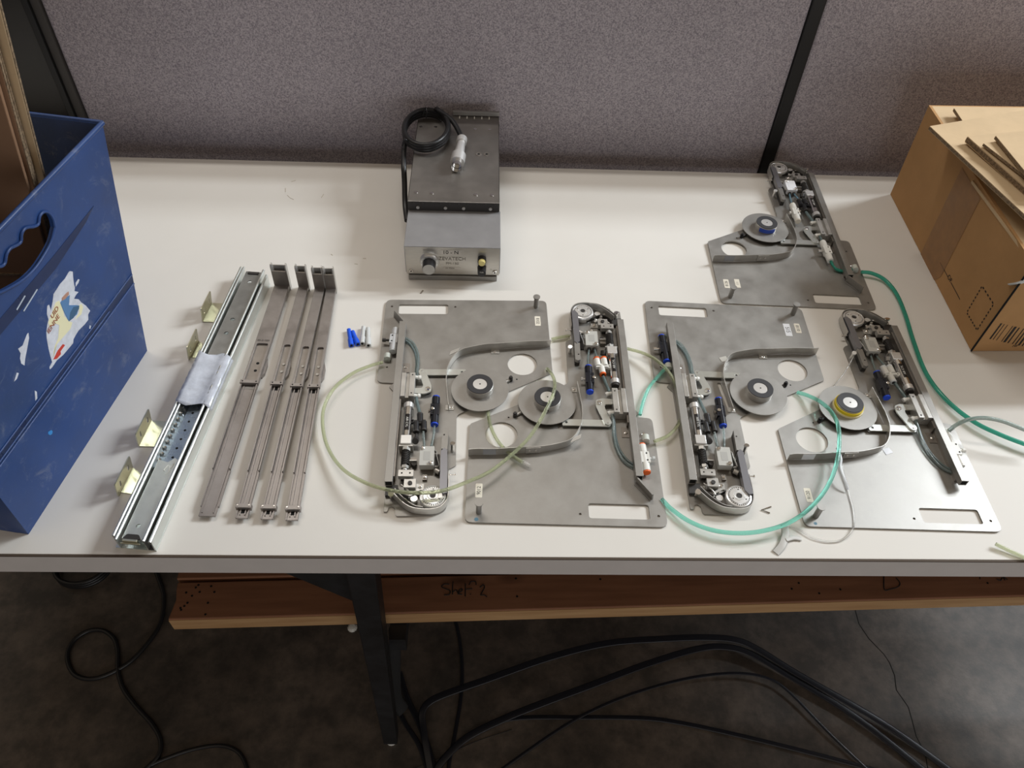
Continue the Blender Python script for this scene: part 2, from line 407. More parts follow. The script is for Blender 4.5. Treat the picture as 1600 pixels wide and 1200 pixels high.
def local_px(pts, z, org, a, dz=.0004):
    out = []
    for u, v in pts:
        p = at(u, v, z)-org; c, s_ = math.cos(-a), math.sin(-a); out.append((c*p.x-s_*p.y, s_*p.x+c*p.y, dz))
    return out
g = G()
for st in ([(702,913),(694,913),(690,917),(696,920),(703,923),(702,929),(694,930)], [(708,909),(707,919),(707,929)], [(708,925),(713,922),(716,929)],
           [(717,926),(722,923),(721,920),(717,923),(717,928),(722,929)], [(727,912),(727,922),(727,932)], [(728,921),(738,920)], [(733,914),(736,909),(743,909),(744,914)],
           [(735,928.5),(735.6,929)], [(750,918),(755,914),(757,918),(753,926),(751,930),(757,930),(761,933)],
           [(1381,900),(1381.5,921),(1390,921),(1403,917),(1406,911),(1400,903)], [(1531,905),(1531,902)], [(1557,905),(1563,907),(1566,903)], [(1570,907),(1568,902),(1574,906)]):
    g.tube(local_px(st, PZ, pa, ang), .0008, 6, 4)
g.build('handwriting', INK, t)
t = thing('shelf_plank', 'second pine plank on the lower shelf, behind the numbered one', 'plank', pa+Vector((-.004, .0615, .002)), ang+.001)
G().box(0, 1.9, 0, .089, -.031, 0).build('board', WOOD, t, bevel=.002)
t = thing('shelf_support', 'black steel bar carrying the pine planks under the table', 'support', (-.118, .47, -.345))
G().box(-.012, .012, 0, .65, -.025, .012).build('bar', LEGM, t)
t2 = thing('shelf_support', 'black steel bar under the far right end of the planks', 'support', (1.215, .47, -.345))
G().box(-.012, .012, 0, .65, -.025, .012).build('bar', LEGM, t2)
g = G().lathe((0,0), [(0,.0),(.008,.0),(.010,.004),(.006,.009),(0,.010)], 12); o = g.build('foam_scrap', WHITE); o.location = at(551, 982, FLOOR)
tag(o, 'small white foam scrap on the floor left of the black table leg', 'scrap')

# ---------------------------------------------------------------- cables and strapping on the floor
def floor_line(name, pts, r, m, label, cat, z=None, flat=None, group=None, lift=0.):
    z = r if z is None else z
    L = len(pts); P = []
    for i, (u, v) in enumerate(pts):
        P.append(at(u, v, FLOOR+z+lift*math.sin(math.pi*i/(L-1))))
    o = G().tube(P, r, 8, 6, flat=flat).build(name, m); return tag(o, label, cat, group)
floor_line('power_cord', [(238,880),(248,905),(256,935),(250,975),(225,1012),(195,1040),(150,1060),(118,1055),(105,1030),(112,1005),(135,987),(160,985),(178,998),(184,1020),(184,1045),(192,1075),(212,1103),(238,1132),(251,1158),(247,1182),(226,1204),(210,1225)], .0042, RUBBER, 'black power cord looped on the floor at the left', 'cord')
floor_line('power_cord', [(205,1222),(232,1198),(262,1184),(305,1170),(345,1165),(372,1175),(385,1198),(388,1230)], .0036, RUBBER, 'thin black cord arching along the bottom left of the floor', 'cord')
pc = at(135, 890, FLOOR)
o = G().tube([pc+Vector((.055*math.cos(a), .045*math.sin(a), .004+.0012*a)) for a in [i*.5 for i in range(38)]], .0042, 8, 3).build('cable_coil', RUBBER)
tag(o, 'coiled black cable on the floor just beneath the table edge', 'cable')
F = (.0066, .0006)
GS = 'black plastic strapping on the floor'
floor_line('plastic_strap', [(1500,1215),(1380,1130),(1250,1055),(1180,1012),(1145,999),(1100,996),(1040,998),(950,1005),(860,1027),(760,1062),(700,1083),(672,1096),(660,1112),(661,1135),(668,1180),(674,1215)], .003, STRAP, 'black strapping band reaching highest toward the pine plank', 'strap', .004, F, GS, .03)
floor_line('plastic_strap', [(1470,1225),(1340,1122),(1230,1054),(1175,1022),(1135,1011),(1090,1014),(1010,1038),(920,1072),(850,1098),(790,1122),(730,1152),(692,1188),(676,1215)], .003, STRAP, 'black strapping band twisting wide in the middle of the floor', 'strap', .004, F, GS, .02)
floor_line('plastic_strap', [(1390,1235),(1300,1150),(1235,1083),(1200,1060),(1150,1052),(1080,1059),(1000,1080),(930,1108),(870,1142),(780,1205)], .0014, STRAP, 'thin black strap, third of the arches under the table', 'strap', .003, (.0030, .0006), GS, .01)
floor_line('plastic_strap', [(1410,1215),(1280,1180),(1150,1148),(1060,1129),(1000,1122),(900,1121),(800,1123),(745,1143),(700,1180)], .003, STRAP, 'black strapping band lowest and straightest across the floor', 'strap', .004, (.0042, .0006), GS)
floor_line('plastic_strap', [(708,955),(718,1000),(722,1045),(720,1090),(712,1140),(703,1185),(698,1225)], .003, STRAP, 'narrow black strap running up the floor beneath the written shelf number', 'strap', .004, (.0035, .0006), GS)
floor_line('plastic_strap', [(624,1050),(636,1090),(655,1130),(668,1165),(682,1215)], .003, STRAP, 'black strap leaving the floor beside the right side of the table leg', 'strap', .006, (.0055, .0006), GS)
floor_line('plastic_strap', [(616,1095),(632,1128),(655,1165),(672,1215)], .003, STRAP, 'black strap nearest the foot of the table leg', 'strap', .003, (.0042, .0006), GS)
floor_line('wire', [(800,1140),(740,1160),(680,1188),(610,1215)], .0006, BLACKM, 'thin dark wire between the strapping and the leg foot', 'wire')
# hanging dark webbing behind the leg
p0, p1, p2, p3 = at(618, 975, -.36), at(617, 1030, -.52), at(619, 1090, -.68), at(630, 1110, FLOOR+.01)
o = G().tube([p0, p1, p2, p3], .01, 8, 5, flat=(.014, .004)).build('webbing_strap', BLACKM); tag(o, 'wide black webbing hanging behind the table leg to the floor', 'strap')
# crack in the concrete
g = G()
cr = [(1336,950),(1343,975),(1358,998),(1372,1012),(1382,1022),(1390,1035),(1397,1055),(1400,1078),(1410,1092),(1420,1105),(1425,1125),(1432,1150),(1440,1165),(1447,1180),(1452,1210)]
P = [at(u+random.uniform(-1,1), v, FLOOR+.0003) for u, v in cr]
for a, b in zip(P, P[1:]): g.obox(a, b, .0016, FLOOR-.001, FLOOR+.0003)
struct(g.build('floor_crack', HOLE))

# ---------------------------------------------------------------- blue bin
BH = .31
B1, B2 = at(230, 548), at(52, 835)-Vector((.005, 0, 0)); T1 = at(160, 192, BH); T2 = Vector((-.475, .424, BH))
_n = (B1-B2).cross(T1-B2); T2.x -= (T2-B2).dot(_n)/_n.x
ux = (B1-B2).normalized(); nx = Vector((-ux.y, ux.x, 0))
B3, B4 = B1+nx*.40+ux*.0, B2+nx*.40; T3, T4 = T1+Vector((-.48, .08, 0)), T2+Vector((-.46, .085, 0))
t = thing('storage_bin', 'tapered blue plastic bin with a handle hole and torn sticker, at the left', 'bin', B2)
def fp(a, h, off=0.):
    "point on the right face: a from the front edge (0) to the back edge (1), h up (0..1)"
    p = (B2.lerp(B1, a)).lerp(T2.lerp(T1, a), h); nn = (B1-B2).cross(T2-B2).normalized()
    return p+nn*off-B2
def pix2face(u, v):
    "where the ray of pixel u, v meets the right face, as (a, h)"
    nn = (B1-B2).cross(T2-B2).normalized(); o_ = Vector((0, 0, CAM_H)); d = FW+RT*((u-800)/CAM_F)-UP*((v-600)/CAM_F)
    P_ = o_+d*((B2-o_).dot(nn)/d.dot(nn)); h = P_.z/BH
    lo, hi = B2.lerp(T2, h), B1.lerp(T1, h); a = (P_-lo).dot(hi-lo)/(hi-lo).length_squared
    return a, h
def facepoly(pts, holes, off0, off1, name, m, parent, bevel=0, grid=False):
    loops = [pts]+list(holes); tri = tessellate_polygon([[Vector((a, h, 0)) for a, h in l] for l in loops])
    flat = [p for l in loops for p in l]; n_ = len(flat)
    v = [fp(a, h, off1) for a, h in flat]+[fp(a, h, off0) for a, h in flat]; f = []
    for q in tri:
        a, b, c = [flat[i] for i in q]
        q = tuple(q) if (b[0]-a[0])*(c[1]-a[1])-(b[1]-a[1])*(c[0]-a[0]) > 0 else tuple(reversed(q))
        f.append(q); f.append(tuple(i+n_ for i in reversed(q)))
    b = 0
    for li, l in enumerate(loops):
        A = sum(l[i-1][0]*l[i][1]-l[i][0]*l[i-1][1] for i in range(len(l)))
        for i in range(len(l)):
            j = (i+1) % len(l); q = (b+i, b+j, b+j+n_, b+i+n_)
            if (A > 0) == (li == 0): q = tuple(reversed(q))
            f.append(q)
        b += len(l)
    g = G(); g.add(v, f); return g.build(name, m, parent, bevel)
hole_px = [(84,355),(81,342),(74,332),(66,331),(60,338),(58,350),(50,354),(38,356),(32,365),(31,377),(24,383),(14,388),(8,398),(6,410),(0,416),(-14,418),(-24,430),(-30,446),(-28,456),(-14,460),(0,456),(14,449),(34,437),(52,420),(66,400),(78,378)]
hp = [pix2face(*p) for p in hole_px]; hp = [(v.x, v.y) for v in smooth_path([Vector((*p, 0)) for p in hp+[hp[0]]], 3)][:-1]
NF = 1
outer = [(0, 0), (1, 0), (1, 1), (0, 1)]
facepoly(outer, [hp], -.0035, 0, 'side_wall', BIN, t)
g = G()
def wallq(a, b, c, d, th):
    nn = (b-a).cross(d-a).normalized()*th
    g.hexa([a-B2, b-B2, b-B2+nn, a-B2+nn], [d-B2, c-B2, c-B2+nn, d-B2+nn])
wallq(B1, B3, T3, T1, -.0035); wallq(B3, B4, T4, T3, -.0035); wallq(B4, B2, T2, T4, -.0035)
g.build('wall_panel', BIN, t)
g = G(); lift = Vector((0, 0, .006)); g.hexa([p-B2+lift for p in (B2, B1, B3, B4)], [p-B2+lift*1.6 for p in (B2, B1, B3, B4)]); g.build('base', BIN, t)
g = G()
g.tube([T2-B2, T1-B2], .0028, 8, 0); g.tube([T1-B2, T3-B2], .0028, 8, 0); g.tube([T2-B2, T4-B2], .0028, 8, 0); g.tube([T3-B2, T4-B2], .0028, 8, 0); g.build('rim', BIN, t)
# handle lip
g = G(); g.tube([fp(a, h, .001) for a, h in hp+[hp[0]]], .0016, 8, 0); g.build('handle_lip', BIN, t)
# recess bands parallel to the base, their shade painted as darker strips
def fband(pa_, pb_, name):
    (a0, h0), (a1, h1) = pa_, pb_
g = G()
def bandstrip(hc0, hc1, wd, off):
    facepoly([(.005, hc0-wd), (.998, hc1-wd), (.998, hc1+wd), (.005, hc0+wd)], [], -.001, off, 'recess_shade_band', BINR, t)
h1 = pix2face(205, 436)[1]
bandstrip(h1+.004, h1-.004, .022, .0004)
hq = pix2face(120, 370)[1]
facepoly([(.02, hq-.020), (.60, hq-.020), (.80, hq+.012), (.86, hq+.035), (.60, hq+.025), (.02, hq+.022)], [], -.001, .0004, 'recess_shade_band', BINR, t)
g = G()
g.tube([fp(.01, h1+.024, .0006), fp(.995, h1+.016, .0006)], .0010, 6, 0); g.tube([fp(.01, h1-.018, .0006), fp(.995, h1-.026, .0006)], .0014, 6, 0)
g.tube([fp(.01, h1-.004, .0006), fp(.80, h1-.006, .0006)], .0010, 6, 0)
g.build('moulded_rib', BIN, t)
for a_, b_ in (((25,484),(38,462)), ((36,486),(57,452))):
    g = G(); g.tube([fp(*pix2face(*a_), .0006), fp(*pix2face(*b_), .0006)], .0007, 5, 0); g.build('scratch', mat('pale_scratch', (.45, .50, .58), .5), t)
# foot tabs
g = G(); q = nx*.012; g.hexa([(nx*.012)+Vector((0,-.0002,0)), nx*.03, nx*.03+ux*.01, nx*.012+ux*.01], [nx*.012+Vector((0,0,.006)), nx*.03+Vector((0,0,.006)), nx*.03+ux*.01+Vector((0,0,.006)), nx*.012+ux*.01+Vector((0,0,.006))]); g.build('foot', BIN, t)
# torn sticker
def sticker(px, off, name, m):
    pts = [pix2face(*p) for p in px]; return facepoly(pts, [], 0, off, name, m, t)
def cp(x, y): return (60+x*90/635, 420+y*170/1200)
PAPER = mat('torn_white_paper', (.62, .64, .70), .7, noise=(120, .12, 0)); PALEY = mat('pale_yellow_print', (.80, .76, .50), .6); PBLUE = mat('blue_print', (.10, .22, .42), .6); PBLUE2 = mat('dark_blue_print', (.05, .12, .22), .6); PRED = mat('red_print', (.55, .05, .03), .6); PSKIN = mat('brown_print', (.45, .25, .18), .6)
sticker([cp(*p) for p in ((330,40),(345,25),(375,30),(380,90),(390,170),(400,205),(395,245),(440,255),(410,290),(390,330),(440,335),(470,370),(520,405),(568,462),(545,505),(548,560),(510,610),(440,680),(415,720),(385,775),(380,820),(330,880),(270,950),(200,1010),(150,1085),(125,1108),(120,1085),(150,1030),(135,980),(110,880),(90,770),(85,700),(95,620),(110,560),(92,500),(95,410),(115,395),(135,460),(155,360),(165,280),(195,235),(235,170),(290,110))], .0003, 'torn_sticker', PAPER)
sticker([cp(*p) for p in ((105,590),(150,470),(185,370),(225,350),(270,470),(280,520),(335,580),(370,590),(350,660),(280,740),(200,830),(165,910),(160,980),(175,860),(215,760),(225,620),(180,600),(120,650))], .0005, 'torn_sticker', PALEY)
sticker([cp(*p) for p in ((400,560),(470,500),(490,420),(470,385),(445,400),(445,480))], .0005, 'torn_sticker', PALEY)
sticker([cp(*p) for p in ((235,375),(260,340),(340,290),(330,400),(420,400),(445,405),(420,500),(330,578),(285,490))], .0007, 'torn_sticker', PBLUE)
sticker([cp(*p) for p in ((330,578),(345,480),(380,420),(445,405),(440,440),(380,540))], .0008, 'torn_sticker', PBLUE2)
sticker([cp(*p) for p in ((255,320),(300,270),(325,250),(330,280),(290,330),(255,350))], .0008, 'torn_sticker', PSKIN)
sticker([cp(*p) for p in ((160,1000),(210,900),(265,830),(290,840),(240,910),(245,940),(200,990))], .0005, 'torn_sticker', PRED)
for px in (((42,522),(44,520),(45,528),(42,545),(39,560),(38,571),(33,568),(31,560),(32,552),(28,545),(35,540)), ((26,582),(29,583),(26,592),(22,596)), ((54,610),(57,612),(58,622),(55,626)), ((122,436),(124,437),(122,442),(118,448),(118,442)), ((140,508),(142,509),(141,514),(139,513))):
    sticker(px, .0003, 'torn_sticker', PAPER)
fn = (B1-B2).cross(T2-B2).normalized()
def facetext(s, u, v, size, rotdeg, m, name='lettering'):
    a, h = pix2face(u, v); p = fp(a, h, .0009); ex = (B1-B2).normalized(); ez = fn; ey = ez.cross(ex)
    mw = Matrix((ex, ey, ez)).transposed().to_4x4() @ Matrix.Rotation(R(rotdeg), 4, 'Z')
    o = text(s, size, p, (0, 0, 0), m, t, name); o.rotation_euler = mw.to_euler(); return o
REDI = mat('brown_red_ink', (.35, .10, .05), .6)
facetext('UID', 60+172*90/635, 420+478*.1417, .0085, 8, REDI); facetext('IENNE', 60+158*90/635, 420+605*.1417, .0085, 8, REDI)
sticker([(78,673),(80,672),(82,674),(81,678),(78,680),(75,678),(75,675)], .0003, 'blue_dot', mat('light_blue_dot', (.04, .25, .60), .5))
# cardboard sheets inside the bin
t = thing('cardboard_sheet', 'front brown cardboard sheet standing in the blue bin, its face to the viewer', 'cardboard', (-.60, .68, .02))
def sheet(t, x0b, x1b, x0t, x1t, zt, th, m, name='sheet', bev=.001, lean=0.):
    g = G().hexa([(x0b, 0, 0), (x1b, 0, 0), (x1b, th, 0), (x0b, th, 0)], [(x0t, lean, zt), (x1t, lean, zt), (x1t, th+lean, zt), (x0t, th+lean, zt)]); return g.build(name, m, t, bev)
sheet(t, -.14, .088, -.15, .180, .52, .005, CARDS)
G().box(-.14, .110, -.0012, -.0002, .145, .148).build('fold_crease', CARDE, t)
for i, (dy, dx, zz) in enumerate(((.0058, .001, .50), (.0112, .003, .54), (.0166, .0, .52), (.022, .004, .49))):
    t = thing('cardboard_sheet', ['brown cardboard sheet second from the front in the blue bin', 'tallest cardboard sheet in the blue bin, third from the front', 'fourth cardboard sheet from the front in the blue bin', 'rearmost cardboard sheet in the blue bin, against the dark gap'][i], 'cardboard', (-.60, .68+dy, .02), group='cardboard sheets in the blue bin')
    sheet(t, -.14, .088+dx, -.15, .180+dx, zz, .0046, CARDL if i % 2 else CARDS)
    G().hexa([(.088+dx, .0008, 0), (.0886+dx, .0008, 0), (.0886+dx, .0038, 0), (.088+dx, .0038, 0)],
             [(.180+dx, .0008, zz), (.1806+dx, .0008, zz), (.1806+dx, .0038, zz), (.180+dx, .0038, zz)]).build('corrugated_edge', CARDE, t)

# ---------------------------------------------------------------- cardboard box, right
t = thing('cardboard_box', 'large brown cardboard box with dashed square and barcode, at the right', 'box', (.7024, 1.1263, 0.0006))
O = Vector((.7024, 1.1263, 0)); b0, b1 = Vector((0, 0, 0)), Vector((-.0158, -.3789, 0)); bx = Vector((.42, .012, 0)); BZ = .168
k0, k1 = at(1451, 165, BZ)-O, at(1599, 413, BZ)-O
_n = (b1-b0).cross(k0-b0); k1.x -= (k1-b1).dot(_n)/_n.x
def bq(a, b, c, d, th, name, m=CARD):
    nn = (b-a).cross(d-a).normalized()*th
    return G().hexa([a, b, b+nn, a+nn], [d, c, c+nn, d+nn]).build(name, m, t)
bq(b0, b1, k1, k0, -.004, 'side_panel'); bq(b1, b1+bx, k1+bx, k1, -.004, 'front_panel')
bq(b0+bx, b0, k0, k0+bx, -.004, 'back_panel'); bq(b1+bx, b0+bx, k0+bx, k1+bx, -.004, 'far_side_panel')
G().hexa([b0, b0+bx, b1+bx, b1], [p+Vector((0, 0, .004)) for p in (b0, b0+bx, b1+bx, b1)]).build('base', CARD, t)
# top flaps (closed below the loose sheets)
kx = Vector((.40, .012, 0))
G().hexa([k1+Vector((.001,.001,-.004)), k1+kx*.9+Vector((0,.001,-.004)), k1+kx*.9+Vector((0,.19,-.010)), k1+Vector((.0055,.19,-.010))],
         [k1+Vector((.001,.001,0)), k1+kx*.9+Vector((0,.001,0)), k1+kx*.9+Vector((0,.19,-.006)), k1+Vector((.0055,.19,-.006))]).build('flap', CARDL, t)
G().hexa([k0+Vector((.001,-.003,-.004)), k0+Vector((-.006,-.19,-.012)), k0+kx*.9+Vector((0,-.19,-.012)), k0+kx*.9+Vector((0,-.003,-.004))],
         [k0+Vector((.001,-.003,0)), k0+Vector((-.006,-.19,-.008)), k0+kx*.9+Vector((0,-.19,-.008)), k0+kx*.9+Vector((0,-.003,0))]).build('flap', CARDL, t)
# side face coordinates for print and tape
def sf(u, v):
    o_ = Vector((0, 0, CAM_H)); d = FW+RT*((u-800)/CAM_F)-UP*((v-600)/CAM_F)
    nn = (b1-b0).cross(k0-b0).normalized(); nn = -nn if nn.x > 0 else nn
    return o_+d*((O-o_).dot(nn)/d.dot(nn))-O+nn*.0004
def ff(u, v):
    o_ = Vector((0, 0, CAM_H)); d = FW+RT*((u-800)/CAM_F)-UP*((v-600)/CAM_F)
    nn = bx.cross(k1-b1).normalized(); nn = -nn if nn.y > 0 else nn
    return o_+d*((O+b1-o_).dot(nn)/d.dot(nn))-O+nn*.0004
def patch(fn_, px, name, m):
    v = [fn_(*p) for p in px]; nn = (v[1]-v[0]).cross(v[2]-v[0]).normalized()*.0004
    if nn.x > 0 and fn_ is sf or nn.y > 0 and fn_ is ff: v.reverse()
    n_ = len(v); g = G(); g.add(v, [tuple(range(n_))]); return g.build(name, m, t)
def dash(g, fn_, a, b, wpx):
    pa_, pb_ = fn_(*a), fn_(*b); d = (pb_-pa_).normalized(); up_ = Vector((1,0,0)) if fn_ is sf else Vector((0,1,0)); s_ = d.cross(up_).normalized()*wpx
    g.add([pa_-s_, pb_-s_, pb_+s_, pa_+s_], [(0, 1, 2, 3)])
patch(sf, ((1503,262),(1532,311),(1470,433),(1456,440),(1438,398)), 'packing_tape', PTAPE)
g = G()
C8 = lambda x, y: (1480+x*120/1029, 420+y*140/1200)
for A_, B_, k in (((468,235),(262,590),8), ((262,590),(400,825),6), ((400,825),(622,478),8), ((622,478),(468,235),5)):
    for i in range(k):
        f0, f1 = (i+.22)/k, (i+.72)/k
        dash(g, sf, C8(A_[0]+(B_[0]-A_[0])*f0, A_[1]+(B_[1]-A_[1])*f0), C8(A_[0]+(B_[0]-A_[0])*f1, A_[1]+(B_[1]-A_[1])*f1), .0011)
dash(g, sf, C8(48,185), C8(172,415), .0006); dash(g, sf, (1469,410), (1481,433), .0006)
g.build('printed_mark', INK, t)
pO = sf(1484, 436); nnv = (b1-b0).cross(k0-b0).normalized(); nnv = -nnv if nnv.x > 0 else nnv
exv = (b1-b0).normalized(); eyv = nnv.cross(exv)
if eyv.z < 0: exv, eyv = -exv, -eyv
o = text('OF', .0105, pO, (0,0,0), INK, t); o.rotation_euler = Matrix((exv, eyv, nnv)).transposed().to_4x4().to_euler()
g = G()
C9 = lambda x, y: (1500+x*100/1500, 480+y*80/1200)
for (x, w_) in ((965,50),(1035,22),(1112,18),(1232,22),(1300,78),(1385,40),(1490,30)):
    dash(g, ff, C9(x, 385+(x-965)*.235), C9(x-270, 750+(x-965)*.22), w_*.000023)
for i, x in enumerate(range(1560, 4600, 78)):
    w_ = (40, 20, 62, 24, 36)[i*7 % 5]; dash(g, ff, C9(x, 385+(x-965)*.235), C9(x-270, 750+(x-965)*.22), w_*.000023)
g.build('barcode', INK, t)
o = text('MS', .0058, ff(1585.5, 541), (0,0,0), INK, t); n2 = bx.cross(k1-b1).normalized(); n2 = -n2 if n2.y > 0 else n2
o.rotation_euler = Matrix((bx.normalized(), n2.cross(bx.normalized()), n2)).transposed().to_4x4().to_euler()
g = G(); g.tube([b1+Vector((-.0008, -.0008, .001)), b1.lerp(k1, .5)+Vector((-.001, -.001, 0)), k1+Vector((-.0008, -.0008, -.002))], .0013, 6, 3); g.build('corner_gap', HOLE, t)
g = G(); g.tube([sf(1578,446)+Vector((0,0,.001)), sf(1592,440)+Vector((-.001,-.004,.001)), ff(1608,436), ff(1625,432)], .003, 8, 4, flat=(.0035, .0012)); g.build('tape_end', WHITES, t)
# loose sheets lying on the box
def lay(name, label, px, z, th, m, dz=0., grp=None):
    P_ = [at(u, v, z+k) for u, v, k in px]; c = P_[0]
    t_ = thing(name, label, 'cardboard', c, group=grp)
    G().hexa([p-c-Vector((0,0,th)) for p in P_], [p-c for p in P_]).build('sheet', m, t_)
    g = G()
    a, b = P_[0]-c, P_[3]-c; d = (b-a).normalized(); s_ = Vector((-d.y, d.x, 0))*.0004
    for q0, q1 in ((a, b),):
        g.hexa([q0+s_*-1-Vector((0,0,th*.85)), q1-s_-Vector((0,0,th*.85)), q1+s_-Vector((0,0,th*.85)), q0+s_-Vector((0,0,th*.85))],
               [q0-s_-Vector((0,0,th*.15)), q1-s_-Vector((0,0,th*.15)), q1+s_-Vector((0,0,th*.15)), q0+s_-Vector((0,0,th*.15))])
    g.build('corrugated_edge', CARDE, t_); return t_
GB = 'loose cardboard pieces on the box'
lay('cardboard_sheet', 'pale cardboard piece at the back of the box top, under the widest sheet', [(1491,169,0),(1780,172,0),(1790,205,0),(1507,193,0)], .180, .005, CARDL, grp=GB)
lay('cardboard_sheet', 'widest cardboard sheet on the box, its corner jutting past the left side', [(1453,197,0),(1790,140,.004),(1850,330,.006),(1612,345,.006)], .190, .006, CARDL, grp=GB)
lay('cardboard_sheet', 'middle cardboard sheet on top of the widest one', [(1512,213,0),(1760,188,.0),(1800,330,.0),(1612,302,.0)], .203, .009, CARDL, grp=GB)
lay('cardboard_sheet', 'narrow cardboard sheet with a crumpled end, on the middle one', [(1537,224,0),(1760,190,.0),(1790,330,.0),(1625,292,.0)], .209, .004, CARDL, grp=GB)
lay('cardboard_sheet', 'topmost cardboard sheet on the box, with a ragged corner', [(1556,212,0),(1760,180,.0),(1790,300,.0),(1622,292,.0)], .216, .005, CARDL, grp=GB)

# ---------------------------------------------------------------- amplifier box
AX0, AX1, AY0, AY1 = -.1135, .0225, .880, .966
t = thing('control_unit', 'stainless steel control box with dial and yellow button, against the partition', 'control unit', (AX0, AY0, 0))
W = AX1-AX0; D = AY1-AY0; H2 = 1.215-AY0
G().box(.003, W-.003, -.003, H2, .0, .008).build('base_plate', STEEL, t, .0006)
G().box(0, W, 0, .0015, .009, .060).build('front_panel', AMPFR, t, .0004)
g = G(); g.box(-.0008, W+.001, -.0015, D, .0597, .0612); g.box(-.0008, .0004, 0, D, .012, .0597); g.box(W, W+.001, 0, D, .012, .0597); g.build('hood', AMPGREY, t, .0006)
g = G(); g.box(.001, W-.002, D, H2, .008, .0755); g.box(.001, W-.002, .002, D, .008, .0595); g.build('case', DSTEEL, t, .0006)
g = G(); g.box(-.001, W-.0005, D-.0018, H2, .0755, .0772); g.box(-.001, .0005, D, H2, .02, .0772); g.box(W-.002, W-.0005, D, H2, .02, .0772); g.build('top_cover', AMPTOP, t, .0006)
G().box(-.001, W-.0005, D-.0022, D-.0008, .062, .0762).build('step_panel', SHADE, t)
g = G(); g.box(W*.42, W, H2-.004, H2+.001, .0785, .0855); g.build('rear_lip', STEEL, t, .0004)
g = G()
for i in range(5): g.box(W*.5+i*.0125, W*.5+i*.0125+.0016, H2-.012, H2-.0045, .0772, .0776)
g.build('vent_slot', WHITE, t)
def px_amp(u, v, z): 
    p = at(600+u*.2582, 150+v*.2582, z); return (p.x-AX0, p.y-AY0, z)
def ascrew(x, y, z, r=.0027):
    o = bpy.data.objects.new('x', None); bpy.data.objects.remove(o)
    G().cyl((x, y, z), (x, y, z+.0008), r, 12).build('screw', CHROME, t)
for u, v in ((223,187),(312,189),(553,201),(640,204),(195,583),(290,588),(555,598),(652,601)): x, y, z = px_amp(u, v, .0772); ascrew(x, y, z)
for u, v in ((572,353),(620,353)):
    x, y, z = px_amp(u, v, .0772); g = G().lathe((x, y), [(.0048, .0772), (.0045, .0780), (.0026, .0780), (.0022, .0772)], 16); o = g.build('screw', DSTEEL, t)
    G().cyl((x, y, .0772), (x, y, .0776), .0019, 12).build('socket', HOLE, o)
for i in range(10):
    x = .008+i*(W-.016)/9; G().cyl((x, D-.0022, .0735), (x, D-.0034, .0735), .0018, 10).build('screw', SHADE, t)
for x in (.014, .055, .082, .122): G().cyl((x, D-.0022, .0672), (x, D-.004, .0672), .0025, 12).build('screw', STEEL2, t)
# front: dial, button, fuse, engraving
def fy(u, v): # pixel on the front plane -> local x, z
    o_ = Vector((0, 0, CAM_H)); d = FW+RT*((u-800)/CAM_F)-UP*((v-600)/CAM_F); p = o_+d*((AY0-o_.y)/d.y); return p.x-AX0, p.z
x, z = .0345, .0335
o = G().cyl((x, 0, z), (x, -.005, z), .0145, 32, .0125).build('dial', ALU, t)
G().cyl((x, -.005, z), (x, -.019, z), .0098, 32, .0092).build('dial_knob', BLACK, o)
G().cyl((x, -.019, z), (x, -.0198, z), .0088, 32).build('dial_cap', STEEL2, o)
g = G()
for i in range(12):
    a = i*math.pi/6; g.box(x+.0115*math.cos(a)-.0003, x+.0115*math.cos(a)+.0003, -.0053, -.0050, z+.0115*math.sin(a)-.0004, z+.0115*math.sin(a)+.0004)
g.build('dial_marks', INK, o)
bx_, bz = .1105, .040
o = G().cyl((bx_, 0, bz), (bx_, -.007, bz), .0062, 24).build('button_housing', BLACK, t); G().cyl((bx_, -.007, bz), (bx_, -.0115, bz), .0052, 24, .0046).build('button', YELB, o, label='pale yellow push button')
o = G().cyl((bx_, 0, .0235), (bx_, -.0135, .0235), .0066, 24, .006).build('fuse_holder', BLACK, t)
text('FUSE', .0026, (bx_, -.0137, .0255), (R(90), 0, 0), WHITE, o)
for x in (.007, W-.0065): 
    o = G().cyl((x, 0, .0155), (x, -.0022, .0155), .0035, 16, .0026).build('screw', CHROME, t); G().cyl((x, -.0020, .0155), (x, -.0024, .0155), .0013, 6).build('socket', HOLE, o)
zf = -.0004
o = G().box(.052, .080, -.0003, -.0001, .046, .0545).build('label_strip', mat('clear_label', (.62, .59, .54), .3, .4), t)
text('10 - N', .0088, (.0655, -.0006, .0502), (R(90), 0, 0), INK, o)
text('ZEVATECH', .0085, (.0675, -.0004, .0385), (R(90), 0, 0), INKG, t, 'engraving', sx=.95)
text('PM-150', .0056, (.0675, -.0004, .0298), (R(90), 0, 0), INKG, t, 'engraving', sx=1.1)
o = G().box(.055, .079, -.0003, -.0001, .0185, .0235).build('label_strip', mat('worn_label', (.58, .55, .50), .3, .5), t)
text('M 7504', .0042, (.064, -.0006, .021), (R(90), 0, 0), INKG, o)
for s_, x_, z_ in (('PARALLEL', .030, .0535), ('V', .016, .014), ('Hz', .042, .014), ('ON', .124, .020), ('OFF', .131, .019)):
    text(s_, .0019, (x_, -.0003, z_), (R(90), 0, 0), INKG, t, 'engraving')
